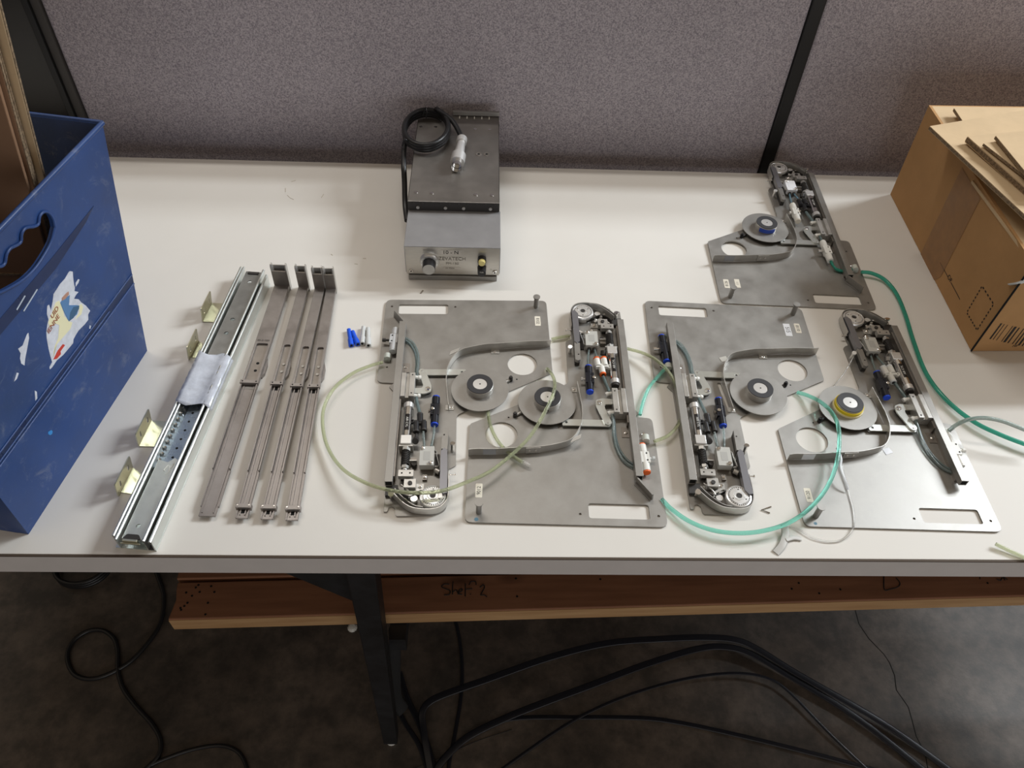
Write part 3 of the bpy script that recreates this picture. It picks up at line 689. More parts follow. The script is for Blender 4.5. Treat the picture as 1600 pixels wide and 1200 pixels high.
# the cable with its plug
t = thing('coiled_cable', 'coiled black cable with a silver round plug on the steel control box', 'cable', (-.095, 1.15, .0772))
C0 = Vector((-.095, 1.15, .0772))
P = []
for i in range(62):
    a = .9+i*2*math.pi/20
    r_ = 1+.02*math.sin(i*.31); k = .0 + i/61
    P.append(Vector((.0355*r_*math.cos(a)-.001, .056*r_*math.sin(a)-.004, .005+.0135*k)))
pl = at(722, 217, .090)-C0
P2 = P+[at(702,184,.097)-C0, at(713,198,.094)-C0, pl]
G().tube(P2, .0041, 10, 4).build('cord', RUBBER, t)
ce = Vector((AX0-.006, AY1+.01, 0))-C0; st = P[0]
tail = [Vector((-.034, -.012, .004)), at(631,235,.078)-C0, at(631,262,.070)-C0, at(632,285,.055)-C0, at(633,320,.035)-C0, at(636,345,.028)-C0+Vector((.0,0,0))]
G().tube(tail, .0042, 10, 5).build('cord', RUBBER, t)
pe = at(713, 262, .086)-C0; d = (pe-pl)
o = G().cyl(pl, pl+d*.14, .0085, 20).cyl(pl+d*.14, pl+d*.60, .0062, 20, .0085).build('plug', ALU, t, label='silver round cable plug')
G().cyl(pl+d*.58, pl+d*.84, .0112, 24).build('plug_ring', ALU, o); G().cyl(pl+d*.84, pl+d*1.0, .0080, 20, caps=False).cyl(pl+d*.86, pl+d*.88, .0075, 16).build('plug_tip', CHROME, o)
q = at(664,176,.092)-C0; G().tube([q+Vector((-.004,0,-.006)), q+Vector((0,.006,.004)), q+Vector((.002,.002,.008)), q+Vector((.004,-.006,.004)), q+Vector((.002,-.006,-.006))], .0012, 6, 4).build('cable_tie', BLACK, t)
q = at(634,222,.092)-C0; G().tube([q+Vector((-.006,-.002,-.006)), q+Vector((-.001,.0,.005)), q+Vector((.005,.002,-.004))], .0012, 6, 4).build('cable_tie', BLACK, t)

# ---------------------------------------------------------------- drawer slide with brackets
SO = Vector((-.392, .428, 0)); srz = math.atan2(.392-.353, .876-.428)*-1
t = thing('drawer_slide', 'long zinc ball-bearing drawer slide wrapped in clear tape, beside the blue bin', 'drawer slide', SO, srz)
SL = .449; sc, ss = math.cos(-srz), math.sin(-srz)
def sl(u, v, z): p = at(u, v, z)-SO; return Vector((sc*p.x-ss*p.y, ss*p.x+sc*p.y, z))
g = G(); g.box(0, .0445, .0, SL-.012, 0, .0015); g.box(.0004, .0018, .004, SL-.004, 0, .0180); g.box(.0427, .0441, 0, SL-.012, 0, .0180)
g.cyl((.0018, .004, .0182), (.0018, SL, .0182), .0018, 14).cyl((.0424, 0, .0176), (.0424, SL-.012, .0176), .0019, 14)
g.build('outer_rail', ZINC, t)
g = G(); g.box(.0052, .0060, .0, SL, .0015, .019); g.box(.0352, .0362, .0, SL-.003, .0015, .019); g.cyl((.0062, 0, .0188), (.0062, SL, .0188), .0016, 14).cyl((.0358, 0, .0188), (.0358, SL-.003, .0188), .0019, 14)
g.build('middle_rail', ZINC, t)
yb0, yb1, yt1 = .108, .190, .276
holes = [circle(.0215, y, .0030, 16) for y in (.393+.03, .345, .318)]
ZT = .0155
g = G().poly(rounded([(.010, yt1-.02), (.0335, yt1-.02), (.0335, SL-.004), (.010, SL-.004)], .001), ZT-.0012, ZT, holes); g.build('inner_rail', mat('neutral_dark_zinc', (.30, .31, .31), .36, .85, noise=(40, .1, .05)), t)
g = G().poly([(.010, .004), (.0335, .004), (.0335, yb0), (.028, yb0+.004), (.022, yb0-.003), (.010, yb0)], ZT-.0012, ZT, [circle(.0215, .020, .0026, 14)]); g.build('inner_rail', mat('grey_green_zinc', (.64, .67, .62), .40, .85, noise=(40, .1, .05)), t)
g = G().poly([(.006, yb0-.006), (.033, yb0-.006), (.033, yt1), (.006, yt1)], .006, .0075); g.build('retainer_web', mat('blue_grey_zinc', (.30, .35, .40), .3, .85, noise=(40, .1, .05)), t)
g = G().box(.0145, .0295, yb0-.004, yt1-.01, .0075, .010); o = g.build('inner_channel', mat('blue_zinc', (.36, .42, .47), .28, .85, noise=(50, .1, .05)), t)
for i in range(6): G().cyl((.022, yb0+.008+i*.0135, .0100), (.022, yb0+.008+i*.0135, .0102), .0015, 12).build('hole', HOLE, o)
for i in range(10):
    y = yb0+.004+i*.0088; G().lathe((.0078, y), [(.0019, .0075), (.0021, .0090), (.0016, .0108), (0, .0116)], 12).build('ball_bearing', CHROME, t)
g = G().box(.0295, .0335, .10, yt1, .008, .0085)
for i in range(15): g.box(.0300, .0335, .11+i*.011, .117+i*.011, .0085, .011)
g.build('ball_retainer', SHADE, t)
g = G().box(.0360, .0430, .0, SL-.012, .0016, .0020); g.build('gap_shade_strip', SHADE, t)  # dark strip painting the shade between the two right-hand rails
g = G().box(.012, .028, .0, .003, .010, .017); g.box(.010, .031, -.0015, 0, .0125, .0145); g.build('end_stop', ZINCY, t, .0006)
g = G().poly(rounded([(.011, .003), (.031, .003), (.027, .009), (.014, .009)], .002), ZT, ZT+.0012); g.build('end_stop', SHADE, t)
G().box(.014, .029, SL-.010, SL-.0055, ZT, ZT+.0014).build('stop_bump', SHADE, t)
# clear tape wrap: a thin sleeve with creases
g = G(); n_ = 26; v = []; Y0, Y1 = yb1, yt1
prof = [(-.0004, .001), (-.0006, .012), (-.0002, .0202), (.006, .0212), (.014, .0185), (.022, .0172), (.030, .0188), (.0370, .0212), (.0435, .0200), (.0446, .016), (.0446, .011)]
for i in range(n_):
    y = Y0+(Y1-Y0)*i/(n_-1)
    for j, (x, z) in enumerate(prof): v.append((x, y+.003*math.sin(j*1.3)*(1 if i in (0, n_-1) else 0)+.006*(j/10-.5)*-1, z+.0004*math.sin(i*1.9+j*2.7)+.0003*math.sin(i*.7-j*1.1)))
m_ = len(prof); g.add(v, [(i*m_+j, i*m_+j+1, (i+1)*m_+j+1, (i+1)*m_+j) for i in range(n_-1) for j in range(m_-1)], True)
o = g.build('tape_wrap', WRAP, t, label='clear packing tape wrapped round the slide'); md = o.modifiers.new('s', 'SOLIDIFY'); md.thickness = .0003
g = G(); g.tube([(.026, .100, ZT+.0005), (.028, .093, ZT+.0005), (.0255, .088, ZT+.0005)], .0005, 5, 3); g.tube([(.024, .101, ZT+.0005), (.0215, .094, ZT+.0005)], .0005, 5, 0); g.tube([(.0295, .104, ZT+.0005), (.0285, .097, ZT+.0005)], .0006, 5, 0); g.tube([(.0215, .0935, ZT+.0005), (.0235, .0925, ZT+.0005)], .0005, 5, 0)
g.build('chalk_mark', WHITE, t)
for (xb, ya, yb_, flange, m) in ((-.0215, .350, .3885, True, ZINCY), (-.0150, .2775, .314, False, ZINCY), (-.0245, .134, .1735, True, ZINCY), (-.0195, .0630, .1035, False, ZINCY)):
    L_ = yb_-ya
    # upright plate with two slots, in its own plane (y, z)
    g = G(); sl_ = [rounded([(L_*a-.0016, .0085), (L_*a+.0016, .0085), (L_*a+.0016, .0175), (L_*a-.0016, .0175)], .0015, 3) for a in (.24, .78)]
    tri = G().poly(rounded([(0, 0), (L_, 0), (L_, .0245), (0, .0245)], .0025), -.0007, .0007, sl_)
    vv = [(xb+z_-(.004*(1-z2/.0245)) , ya+y_, z2+.0004) for (y_, z2, z_) in tri.v]
    g.add(vv, tri.f); o = g.build('bracket', m, t)
    if flange: G().poly(rounded([(xb-.004, ya), (.0, ya+.002), (.0, yb_+.001), (xb-.004, yb_)], .002), .0, .0015).build('bracket_foot', m, o)
    else: G().poly([(xb-.004, ya+.006), (.0, ya+.004), (.0, yb_-.012), (xb-.004, yb_)], .0, .0012).build('bracket_foot', m, o)

# ---------------------------------------------------------------- four steel tracks with upturned ends
def track(xf, xn, wd, yf_, yn, label, wide, grp):
    far = Vector((xf, yf_, 0)); near = Vector((xn, yn, 0)); d = far-near; L_ = d.length; rz = math.atan2(-d.x, d.y)
    t = thing('feed_track', label, 'track', near, rz, grp)
    h = wd/2; Zb, Zt = .0060, .0098
    yP1, yP0 = L_-.118, L_-.185           # pocket
    yS = .062
    g = G().poly([(-h, yP0-.004), (h, yP0-.004), (h, L_), (-h, L_)], .0042, Zt, [rounded([(-h+.0028, yP0), (h-.0028, yP0), (h-.0028, yP1), (-h+.0028, yP1)], .003)])
    g.box(-h+.001, h-.001, .0, L_-.12, .0042, Zb)
    g.build('track_body', BARST, t, .0003)
    g = G()
    for s_ in (-1, 1):
        g.box(s_*h-(.0014 if s_ > 0 else 0), s_*h+(0 if s_ > 0 else .0014), yS, yP0, Zb, Zt+.0006)
        g.box(s_*(h-.0008)-.0006, s_*(h-.0008)+.0006, .012 if wide else .0, yS, .0042, Zb+.0016)
    for s_ in (-1, 1):
        g.box(s_*(h-.0042)-.0007, s_*(h-.0042)+.0007, .004, yP0, Zb, Zb+.0012)
    g.build('side_rail', BARST, t)
    g = G(); 
    g.box(-h+.0028, h-.0028, yP0, yP1, .0042, .0066); g.build('pocket_floor', DSTEEL, t)
    for yy in (yP1-.034, yP1-.047): 
        if wide: G().cyl((0.001, yy, .0066), (0.001, yy, .0068), .0021, 12).build('screw_hole', HOLE, t)
        else: G().cyl((0.001, yy, .0066), (0.001, yy, .0076), .0019, 12).build('screw', STEEL2, t)
    o = G().box(-h-.0012, h+.0012, yP0-.006, yP0-.0005, .0075, Zt+.0022).build('cross_clamp', BARST, t, .0003)
    for s_ in (-1, 1): G().cyl((s_*(h-.0018), yP0-.0032, Zt+.0022), (s_*(h-.0018), yP0-.0032, Zt+.0026), .0009, 8).build('pin', HOLE, o)
    G().box(-h+.002, h-.002, yP0-.0115, yP0-.006, Zb, Zb+.0004).build('clamp_gap', HOLE if not wide else STEEL, t)
    if not wide:
        o = G().box(-h-.0016, h+.0016, .011, .0165, .0042, Zt+.0012).build('cross_clamp', BARST, t, .0003)
        for s_ in (-1, 1): G().cyl((s_*(h-.0006), .0138, Zt+.0012), (s_*(h-.0006), .0138, Zt+.0022), .0010, 10).build('pin', CHROME, o)
        G().box(-h+.003, h-.003, .0065, .0108, Zb, Zb+.0005).build('clamp_gap', HOLE, t)
    G().poly([(h-.0002, yP0+.012), (h+.0022, yP0+.018), (h+.0022, yP0+.034), (h-.0002, yP0+.046)], .0, .0045).build('side_tab', BARST, t)
    # supports under the track
    g = G()
    for yy in (.02, L_*.5, L_-.03): g.box(-h+.002, h-.002, yy, yy+.012, 0, .0042)
    g.build('standoff', DSTEEL, t)
    # upturned end: front plate, two taller cheeks, pale lip
    o = G().box(-h, h, L_-.0002, L_+.002, .004, .0345).build('upturned_end', DSTEEL, t, .0002)
    g = G()
    for s_ in (-1, 1):
        x0 = s_*h-(.0012 if s_ > 0 else .0006); g.box(x0, x0+.0018, L_, L_+.0075, .0, .0425); g.cyl((x0+.0001, L_+.0037, .0425), (x0+.0017, L_+.0037, .0425), .0035, 12)
    g.build('cheek', STEEL2, o)
    G().box(-h+.0012, h-.0012, L_+.0078, L_+.0092, .0, .0395).build('back_lip', STEEL2, o)
    if wide: text('ID-01320', .0042, (0, yP1+.005, Zt+.0002), (0, 0, 0), INK, t, 'engraving')
    return t
GT = 'slim steel feed tracks'
track(-.2895, -.303, .0210, .849, .465, 'widest dark steel feed track, nearest the drawer slide', True, 'dark steel feed tracks')
track(-.2585, -.2645, .0140, .8475, .4625, 'slim steel feed track, next to the widest one', False, 'dark steel feed tracks')
track(-.2350, -.2365, .0140, .8445, .4615, 'slim steel feed track, third from the drawer slide', False, 'dark steel feed tracks')
track(-.2190, -.2090, .0138, .8435, .4605, 'rightmost slim steel feed track, touching its neighbour at the upturned end', False, 'dark steel feed tracks')

# ---------------------------------------------------------------- four plastic sleeves
def sleeve(ua, ub, m, label, grp):
    a, b = at(*ua, .0028), at(*ub, .0032); d = (a-b); t = thing('plastic_sleeve', label, 'sleeve', (b.x, b.y, 0), group=grp); o0 = Vector((b.x, b.y, 0))
    b_, a_ = b-o0, a-o0
    o = G().cyl(b_, b_+d*.36, .0037, 18).cyl(b_+d*.36, b_+d*.46, .0037, 18, .0028).cyl(b_+d*.46, a_, .0028, 18).build('body', m, t)
    e = b_-d.normalized()*.0002; G().cyl(e, b_, .0019, 14).build('bore', HOLE, t)
sleeve((545,515), (549,540), BLUES, 'longer bright blue plastic sleeve, leftmost of the four on the table', 'small plastic sleeves')
sleeve((551,518), (559,538), BLUES, 'shorter tilted blue plastic sleeve beside a grey-white one', 'small plastic sleeves')
sleeve((568,511), (566,537), WHITES, 'grey-white plastic sleeve next to the short blue one', 'small plastic sleeves')
sleeve((575,513), (575.5,540), WHITES, 'grey-white plastic sleeve, rightmost of the four', 'small plastic sleeves')

# ---------------------------------------------------------------- tape feeders
OUT = [(-131,-14.5),(99,-14.2),(99,144.5),(77,146),(83,152),(76,161),(75.5,200),(75.5,320),(75,341),(71,341),(69.5,335),(66,334),(62.5,337),(61,347),(17,346),(6,340),(3,330),(3,282),(-1,280.5),(-5.5,277),(-5,200),(-45,176),(-72,160),(-131,127)]
ORR = [8,9,7,0,1,1,0,0,1,1,1,2,1,3,14,8,4,2,2,2,5,3,0,3]
def valve(t, ax, ay, bx_, by_, body, collar, z=11, knob=None, name='flow_valve', collar2=None, r=5.1):
    a, b = Vector((ax, ay, z)), Vector((bx_, by_, z)); d = b-a; L_ = d.length; u = d.normalized(); s_ = Vector((-u.y, u.x, 0))
    o = G(.001).cyl(a+u*2, a+u*L_*.30, r, 18).cyl(b-u*2, b-u*L_*.30, r, 18).cyl(a+u*L_*.27, b-u*L_*.27, r*.95, 18)
    c = (a+b)/2; w_ = r*.95
    q = [c-u*L_*.19-s_*w_, c+u*L_*.19-s_*w_, c+u*L_*.19+s_*w_*1.25, c-u*L_*.19+s_*w_*1.25]
    o.hexa([(p.x, p.y, z-4.2) for p in q], [(p.x, p.y, z+4.4) for p in q]); o = o.build(name, body, t, .0002)
    G(.001).cyl(a, a+u*2.6, r*.92, 18).build('collar', collar, o); G(.001).cyl(b-u*2.6, b, r*.92, 18).build('collar', collar2 or collar, o)
    if knob:
        k, m = knob; kk = c+s_*k; kk2 = c+s_*(w_*1.1*(1 if k > 0 else -1))
        G(.001).cyl(kk2, kk, 1.6, 12).cyl(kk2.lerp(kk, .6), kk, 2.6, 14).build('adjuster', m, o)
    g = G(.001)
    for f_ in (-.12, .12): g.cyl(c+u*L_*f_+s_*r*.9*.6+Vector((0,0,4.4)), c+u*L_*f_+s_*r*.9*.6+Vector((0,0,4.7)), 1.1, 10)
    g.build('mounting_hole', HOLE, o)
    return o
def yfit(t, stem, b1_, b2_, body, collar, z=13, r=4.2):
    "two parallel sockets on the far side, one on the near side, joined by a flat body with an eyelet"
    m_ = ((Vector(b1_)+Vector(b2_))/2); d = (m_-Vector(stem)); L_ = d.length; u = Vector((*d.normalized(), 0)); s_ = Vector((-u.y, u.x, 0))
    S0 = Vector((*stem, z-1)); P0 = Vector((*b1_, z)); Q0 = Vector((*b2_, z)); h = L_*.52
    g = G(.001).cyl(S0, S0+u*h, r, 18).cyl(P0, P0-u*h*.95, r, 18).cyl(Q0, Q0-u*h*.95, r, 18)
    c = S0+u*h; w_ = (P0-Q0).length/2+r*.7
    q = [c-u*3-s_*w_, c+u*2.5-s_*w_, c+u*2.5+s_*w_, c-u*3+s_*w_]; g.hexa([(p.x, p.y, z-r*.8) for p in q], [(p.x, p.y, z+r*.55) for p in q])
    e = c-s_*(w_+2.2)-u*2; g.lathe((e.x, e.y), [(1.2, z-2), (2.8, z-2), (2.8, z+2), (1.2, z+2), (1.2, z-2)], 16)
    o = g.build('y_fitting', body, t)
    for a, k in ((S0, 1), (P0, -1), (Q0, -1)):
        G(.001).cyl(a-u*k*.5, a+u*k*2.0, r*1.03, 18).build('collar', collar, o); G(.001).cyl(a-u*k*.7, a-u*k*.4, r*.55, 14).build('bore', HOLE, o)
    return o
def feeder(k, label, pose, opt):
    x, y, rz = pose
    t = thing('tape_feeder', label, 'feeder', (x, y, 0), R(rz), 'steel tape feeders laid out on the table', rx=opt.get('rx', 0))
    S = G
    holes = [rounded([(10,-5),(80,-5),(80,15),(10,15)], 3.5), circle(-91.5,111.5,19.8,36), circle(0,0,1.6,12), circle(90,0,1.6,12), circle(88,118,1.3,10)]
    if opt.get('slot'): holes.append(rounded([(10.5,141),(15.5,141.5),(8,186),(3.5,185)], 2))
    S(.001).poly(rounded(OUT, ORR), .2, 2.5, holes).build('base_plate', opt.get('steel', STEEL), t, .0003)
    # rail: square tube on a web
    g = S(.001); x0, x1, z0, z1 = 66.3, 75.2, 8.3, 17.2; ya, yb = opt.get('ry', 45), 310
    for (a, b, c, d) in ((x0, x1, z1-1, z1), (x0, x1, z0, z0+1), (x0, x0+1, z0+1, z1-1), (x1-1, x1, z0+1, z1-1)): g.box(a, b, ya, yb, c, d)
    o = g.build('rail_tube', STEEL, t, .0002)
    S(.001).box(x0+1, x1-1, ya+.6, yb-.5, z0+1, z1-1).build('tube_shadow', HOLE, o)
    S(.001).box(x0+.6, x1-.8, ya+9, yb, 2.5, 8.3).build('rail_web', DSTEEL, t)  # shade below the tube put into the web's darker steel
    S(.001).box(58, 72, 112, 128, 2.5, 3.4).build('mounting_pad', DSTEEL, t); S(.001).screw(63, 119, 3.4, 2.2, 1.4).build('screw', CHROME, t)
    if opt.get('wedge'):
        g = S(.001); g.hexa([(68,46,2.6),(69.5,47,2.6),(86,22.5,2.6),(84.5,21.5,2.6)], [(66.5,45,15),(68,46,15),(84.5,21.5,15),(83,20.5,15)]); g.hexa([(66,42,2.6),(68,45,2.6),(85,22,2.6),(82.5,19.5,2.6)], [(66,42,3.4),(68,45,3.4),(85,22,3.4),(82.5,19.5,3.4)])
        g.build('angled_tab', STEEL, t)
    # guide block
    g = S(.001); g.box(48.5, 55.5, 141, 181, 3, 17.5); g.box(60.2, 66, 141, 181, 3, 17.5); g.box(55.5, 60.2, 141, 181, 3, 14); g.build('guide_block', STEEL2, t, .0004)
    g = S(.001)
    for yy in (145, 176): g.cyl((52, yy, 17.5), (52, yy, 17.7), 1.0, 10)
    g.build('pin_hole', HOLE, t)
    for yy, xx in ((144.5, 45.5), (176, 45)): 
        S(.001).cyl((xx-2.5, yy, 11), (xx+6, yy, 13), 2.3, 12).cyl((xx-3.5, yy-1, 10.5), (xx-.5, yy, 11.5), 3.0, 12).build('hose_barb', WHITE, t)
    # crank, link bar
    g = S(.001).poly(rounded([(28,166.5),(36,170),(50,169),(50,160.5),(39.5,160),(38.5,155),(46,130.5),(42.5,126),(37,128),(27.5,157)], 2.5), 7.2, 9.2); o = g.build('bell_crank', ZINC, t, .0002)
    S(.001).cyl((32.3,162,2.5), (32.3,162,7.2), 4, 16).build('pivot_boss', SHADE, t)
    S(.001).cyl((32.3,162,9.2), (32.3,162,10.2), 3.4, 18).cyl((32.3,162,10.2), (32.3,162,11.6), 2.6, 18, 2.0).build('screw', CHROME, o); S(.001).cyl((41,130,9.2), (41,130,9.8), 1.3, 10).build('rivet', STEEL2, o)
    S(.001).poly(rounded([(-16,125.3),(44,125.8),(44,136),(-16,135.5)], 1.5), 5.2, 7.1, [circle(-11,130.5,1.7,12)]).build('link_bar', ZINC, t, .0002)
    # disc and hub
    S(.001).lathe((-34.5,161.5), [(0,2.6),(12,2.6),(12,7.6),(0,7.6)], 24).build('spindle_boss', SHADE, t)
    S(.001).poly(circle(-34.5,161.5,37,72), 7.6, 8.9).build('reel_disc', opt.get('disc', STEEL), t, .0003)
    o = S(.001).lathe((-34.5,161.5), [(17.0,8.9),(17.0,17.6),(16.4,18.1),(9.5,18.1)], 48).build('hub', STEEL2, t)
    S(.001).lathe((-34.5,161.5), [(16.7,18.1),(16.5,18.9),(9.3,18.9),(9.2,17.8)], 48).build('hub_ring', opt.get('ring', mat('charcoal_rubber_ring', (.032, .032, .036), .5)), o)
    S(.001).lathe((-34.5,161.5), [(9.2,17.6),(9.0,18.4),(0.9,18.5)], 36).build('hub_cap', ALU, o); S(.001).cyl((-34.5,161.5,18.3), (-34.5,161.5,18.6), 1.0, 12).build('centre_hole', HOLE, o)
    S(.001).cyl((-34.5,144.4,12), (-34.5,144.9-.9,12), 1.5, 10).build('grub_screw', HOLE, o)
    if opt.get('tape') == 'yellow':
        S(.001).lathe((-34.5,161.5), [(17.1,9.6),(18.0,9.4),(18.2,15.5),(17.1,16.2)], 40).build('hub_tape', YELLOW, o, label='yellow tape round the hub')
        S(.001).lathe((-34.5,161.5), [(17.1,9.0),(19.6,9.0),(19.2,11.0),(17.4,11.6)], 26).build('hub_tape', mat('pale_yellow_tape', (.74, .66, .40), .5), o)
    if opt.get('tape') == 'blue':
        a0 = [R(-138+i*8) for i in range(12)]
        S(.001).ribbon([(-34.5+17.4*math.cos(a), 161.5+17.4*math.sin(a)) for a in a0], 10, 16.5, .6, 1).build('hub_tape', BLUET, o, label='piece of blue tape on the hub')
    # guide band round the disc
    BP = [(-131,78),(-122,79.5),(-97,80.5),(-61,84.5),(-44,86),(-24,91),(-8,98),(2,112),(8,130),(9,148),(8,162),(5,193)]
    g = S(.001).ribbon(BP, 3.2, 15, .8, 6); o = g.build('guide_band', STEEL2, t)
    S(.001).obox((-62,83.2), (-44,85), 1.0, 3.4, 14).build('splice_plate', STEEL2, o); g = S(.001)
    for xx, yy in ((-58,82.6),(-50,83.4)): g.cyl((xx, yy+.6, 10), (xx+.15, yy-1.2, 10), 1.6, 12)
    g.build('screw', CHROME, o); S(.001).box(-61, -50, 85.5, 93, 2.6, 3.4).build('splice_foot', STEEL2, o); S(.001).screw(-55, 90, 3.4, 2, 1.2).build('screw', CHROME, o)
    S(.001).box(-1.5, 9, 184, 192, 2.6, 3.4).build('band_foot', STEEL2, o); S(.001).screw(2, 188, 3.4, 2, 1.4).build('screw', CHROME, o)
    S(.001).obox((-113.5,79.3), (-98,79.9), .4, 4, 14.2).build('grey_tape', GTAPE if k != 4 else LABELW, o)
    if k in (1, 3): S(.001).box(-114, -99, 68, 76, 2.6, 2.8).build('grey_tape', GTAPE, t)
    if k in (1, 2): S(.001).hexa([(-8,93,13.8),(-4.5,100,13.8),(6,107,13.8),(4,99.5,13.8)], [(-8,93,14.6),(-4.5,100,14.6),(6,107,14.6),(4,99.5,14.6)]).build('band_tab', STEEL2, o)
    if k in (3, 4): S(.001).hexa([(-4,91,2.6),(6,95,2.6),(3,103,2.6),(-6,99,2.6)], [(-4,91,2.9),(6,95,2.9),(3,103,2.9),(-6,99,2.9)]).build('clear_tape', LABELW if k == 4 else mat('frosted_tape', (.55, .54, .50), .3), t)
    # small clamp screw by the disc
    S(.001).cyl((-75,141,2.5), (-75,141,8), 2.8, 12).cyl((-75,141,8), (-75,141,10), 2.0, 10).build('socket_screw', BLACK if k > 2 else SHADE, t); S(.001).cyl((-75,141,4.5), (-66,147,5), 2.0, 10).build('stop_pin', SHADE if k > 2 else STEEL2, t)
    S(.001).cyl((-83,139,2.4), (-83,139,2.6), 1.1, 10).build('hole', HOLE, t)
    # corner post
    S(.001).cyl((-115.5,-1,2.5), (-115.5,-1,opt.get('ph', 21)), 3.4, 20).cyl((-115.5,-1,opt.get('ph', 21)), (-115.5,-1,opt.get('ph', 21)+1.4), 4.9, 24).build('corner_post', STEEL, t)
    # labels
    o = S(.001).poly(rounded([(-120.5,18.5),(-112.5,18.5),(-112.5,38),(-120.5,38)], 1.5), 2.5, 2.7).build('number_label', LABEL, t)
    text(opt['num'], .0062, (-.1165, .0282, .00275), (0, 0, R(90)), INK, o, sx=.95)
    if opt.get('num2'):
        b_, tx, xx, yy, ww, hh = opt['num2']; o = S(.001).box(xx, xx+ww, yy, yy+hh, 2.5, 2.7).build('number_label', b_, t)
        text(tx, .0085 if b_ is LABELW else .0055, ((xx+ww/2)*.001, (yy+hh/2)*.001, .00275), (0, 0, R(90)), INK if b_ is LABELW else INKG, o, sx=.9)
    if k in (2, 4): S(.001).cyl((-118,-10.5,2.5), (-118,-10.5,2.6), 2.4 if k == 2 else 2.0, 18).build('blue_dot', INKB, t)
    # ---- mechanism in the arm
    # air cylinder
    o = S(.001).cyl((54.5,197,12.5), (54.5,243,12.5), 5.2, 28).build('cylinder_body', CHROME, t)
    S(.001).cyl((54.5,191,12.5), (54.5,198,12.5), 6.2, 28).build('end_cap', ALU, o); S(.001).cyl((54.5,188,12), (54.5,191,12), 5.0, 20).build('cap_face', SHADE, o)
    S(.001).box(48, 60.8, 243, 256, 6, 18).build('cylinder_head', ALU, o, .0006)
    S(.001).box(46, 62.5, 256, 258, 3, 15.5).build('mounting_bracket', STEEL2, t); S(.001).cyl((53.8,258,11), (53.8,263,11), 5.2, 6, smooth=False).build('hex_nut', STEEL2, t)
    hx = [(53.8+4.6*math.cos(a), 262.5+a/(2*math.pi)*2.55, 11+4.6*math.sin(a)) for a in [i*math.pi/5 for i in range(84)]]
    S(.001).tube(hx, .75, 6, 0).build('spring', SHADE, t); S(.001).cyl((53.8,262,11), (53.8,292,11), 2.2, 12).build('piston_rod', SHADE, t); S(.001).cyl((53.8,284.5,11), (53.8,288.5,11), 4.6, 6, smooth=False).cyl((53.8,288,11), (53.8,291,11), 3.3, 12).build('hex_nut', STEEL2, t)
    vv = []; g = S(.001)
    for i in range(7):
        a = R(55+i*11); vv += [(54.5+5.3*math.cos(a), 210, 12.5+5.3*math.sin(a)), (54.5+5.3*math.cos(a), 235, 12.5+5.3*math.sin(a))]
    g.add(vv, [(i*2, i*2+1, i*2+3, i*2+2) for i in range(6)], True); q = g.build('maker_label', mat('black_gloss_label', (.01, .008, .008), .3), o)
    text('AIR CYL', .0040, (.0547, .223, .01795), (0, 0, R(90)), WHITE, q, sx=1.1)
    # transfer block
    g = S(.001).poly(rounded([(43,292.5),(60.5,292.5),(60.5,301.5),(43,301.5)], .6), 9, 15.5, [circle(47,297,1.1,10), circle(56.5,297,1.1,10)]); g.build('coupling_plate', STEEL2, t, .0003)
    S(.001).box(45, 58, 294, 300, 3, 9).build('coupling_core', SHADE, t)
    S(.001).poly(rounded([(40,302.5),(53.5,302.5),(53.5,314.5),(40,314.5)], .6), 4, 12, [circle(46.5,309,1.8,12)]).build('slide_block', STEEL2, t, .0004)
    S(.001).cyl((46.5,309,8), (46.5,309,13.5), 2.6, 14).build('socket_screw', SHADE, t)
    S(.001).box(31, 41, 304.5, 313, 2.6, 4.2).build('foot_plate', STEEL2, t); S(.001).screw(35.5, 308.5, 4.2, 2.4, 2.6).build('screw', CHROME, t)
    for (sx, sy, sz, sr, sh) in ((41,328,3,3.2,5.5),(46,324,3,2.2,7.5),(38,319,3,2.0,3),(52,331,3,1.8,3)): S(.001).cyl((sx,sy,2.5),(sx,sy,2.5+sz),sr*.6,10).screw(sx, sy, 2.5+sz, sr, sh*.5).build('screw', STEEL2, t)
    S(.001).cyl((41,328,4), (41,328,8.5), 3.6, 14).cyl((41,328,8.5), (41,328,9.4), 4.2, 14).build('spring_collar', ALU, t)
    S(.001).tube([(44,322,6),(48,317,8),(52,313,9),(57,309,9)], 1.1, 8, 4).build('link_rod', STEEL2, t); S(.001).obox((36,314), (47,321), 3, 3, 7).build('lever', STEEL2, t)
    S(.001).cyl((43.5,279,3), (43.5,279,9), 3.0, 12).build('stop_bolt', SHADE, t); S(.001).box(41, 48.5, 270, 276, 3, 8).build('stop_block', DSTEEL, t); S(.001).box(40.5, 49, 275, 276.4, 5, 11).build('stop_leaf', STEEL2, t)
    S(.001).cyl((48,300,3), (48,303,3), 1, 6).box(44, 50, 318, 324, 2.6, 5).build('shim', DSTEEL, t)
    S(.001).box(28, 33, 293, 300, 2.6, 6).build('stop_block', DSTEEL, t); S(.001).screw(30.5, 296.5, 6, 2.0, 1.8).build('screw', CHROME, t)
    S(.001).box(14, 19, 262, 292, 2.6, 4.5).build('inner_shelf', SHADE, t)
    S(.001).box(64.6, 66.2, 128, 300, 2.6, 13.5).build('rail_shade_plate', DSTEEL, t)  # dark plate added for the shade along the rail's inner side
    # micro switch
    o = S(.001).poly(rounded([(20,258.5),(37,258.5),(37,286),(20,286)], 1), 6.5, 15.5).build('valve_switch', opt.get('switch', mat('pale_grey_plastic', (.50, .50, .47), .4)), t, .0003)
    S(.001).box(21.5, 35.8, 259.5, 285, 2.6, 6.5).build('switch_base', DSTEEL, o)
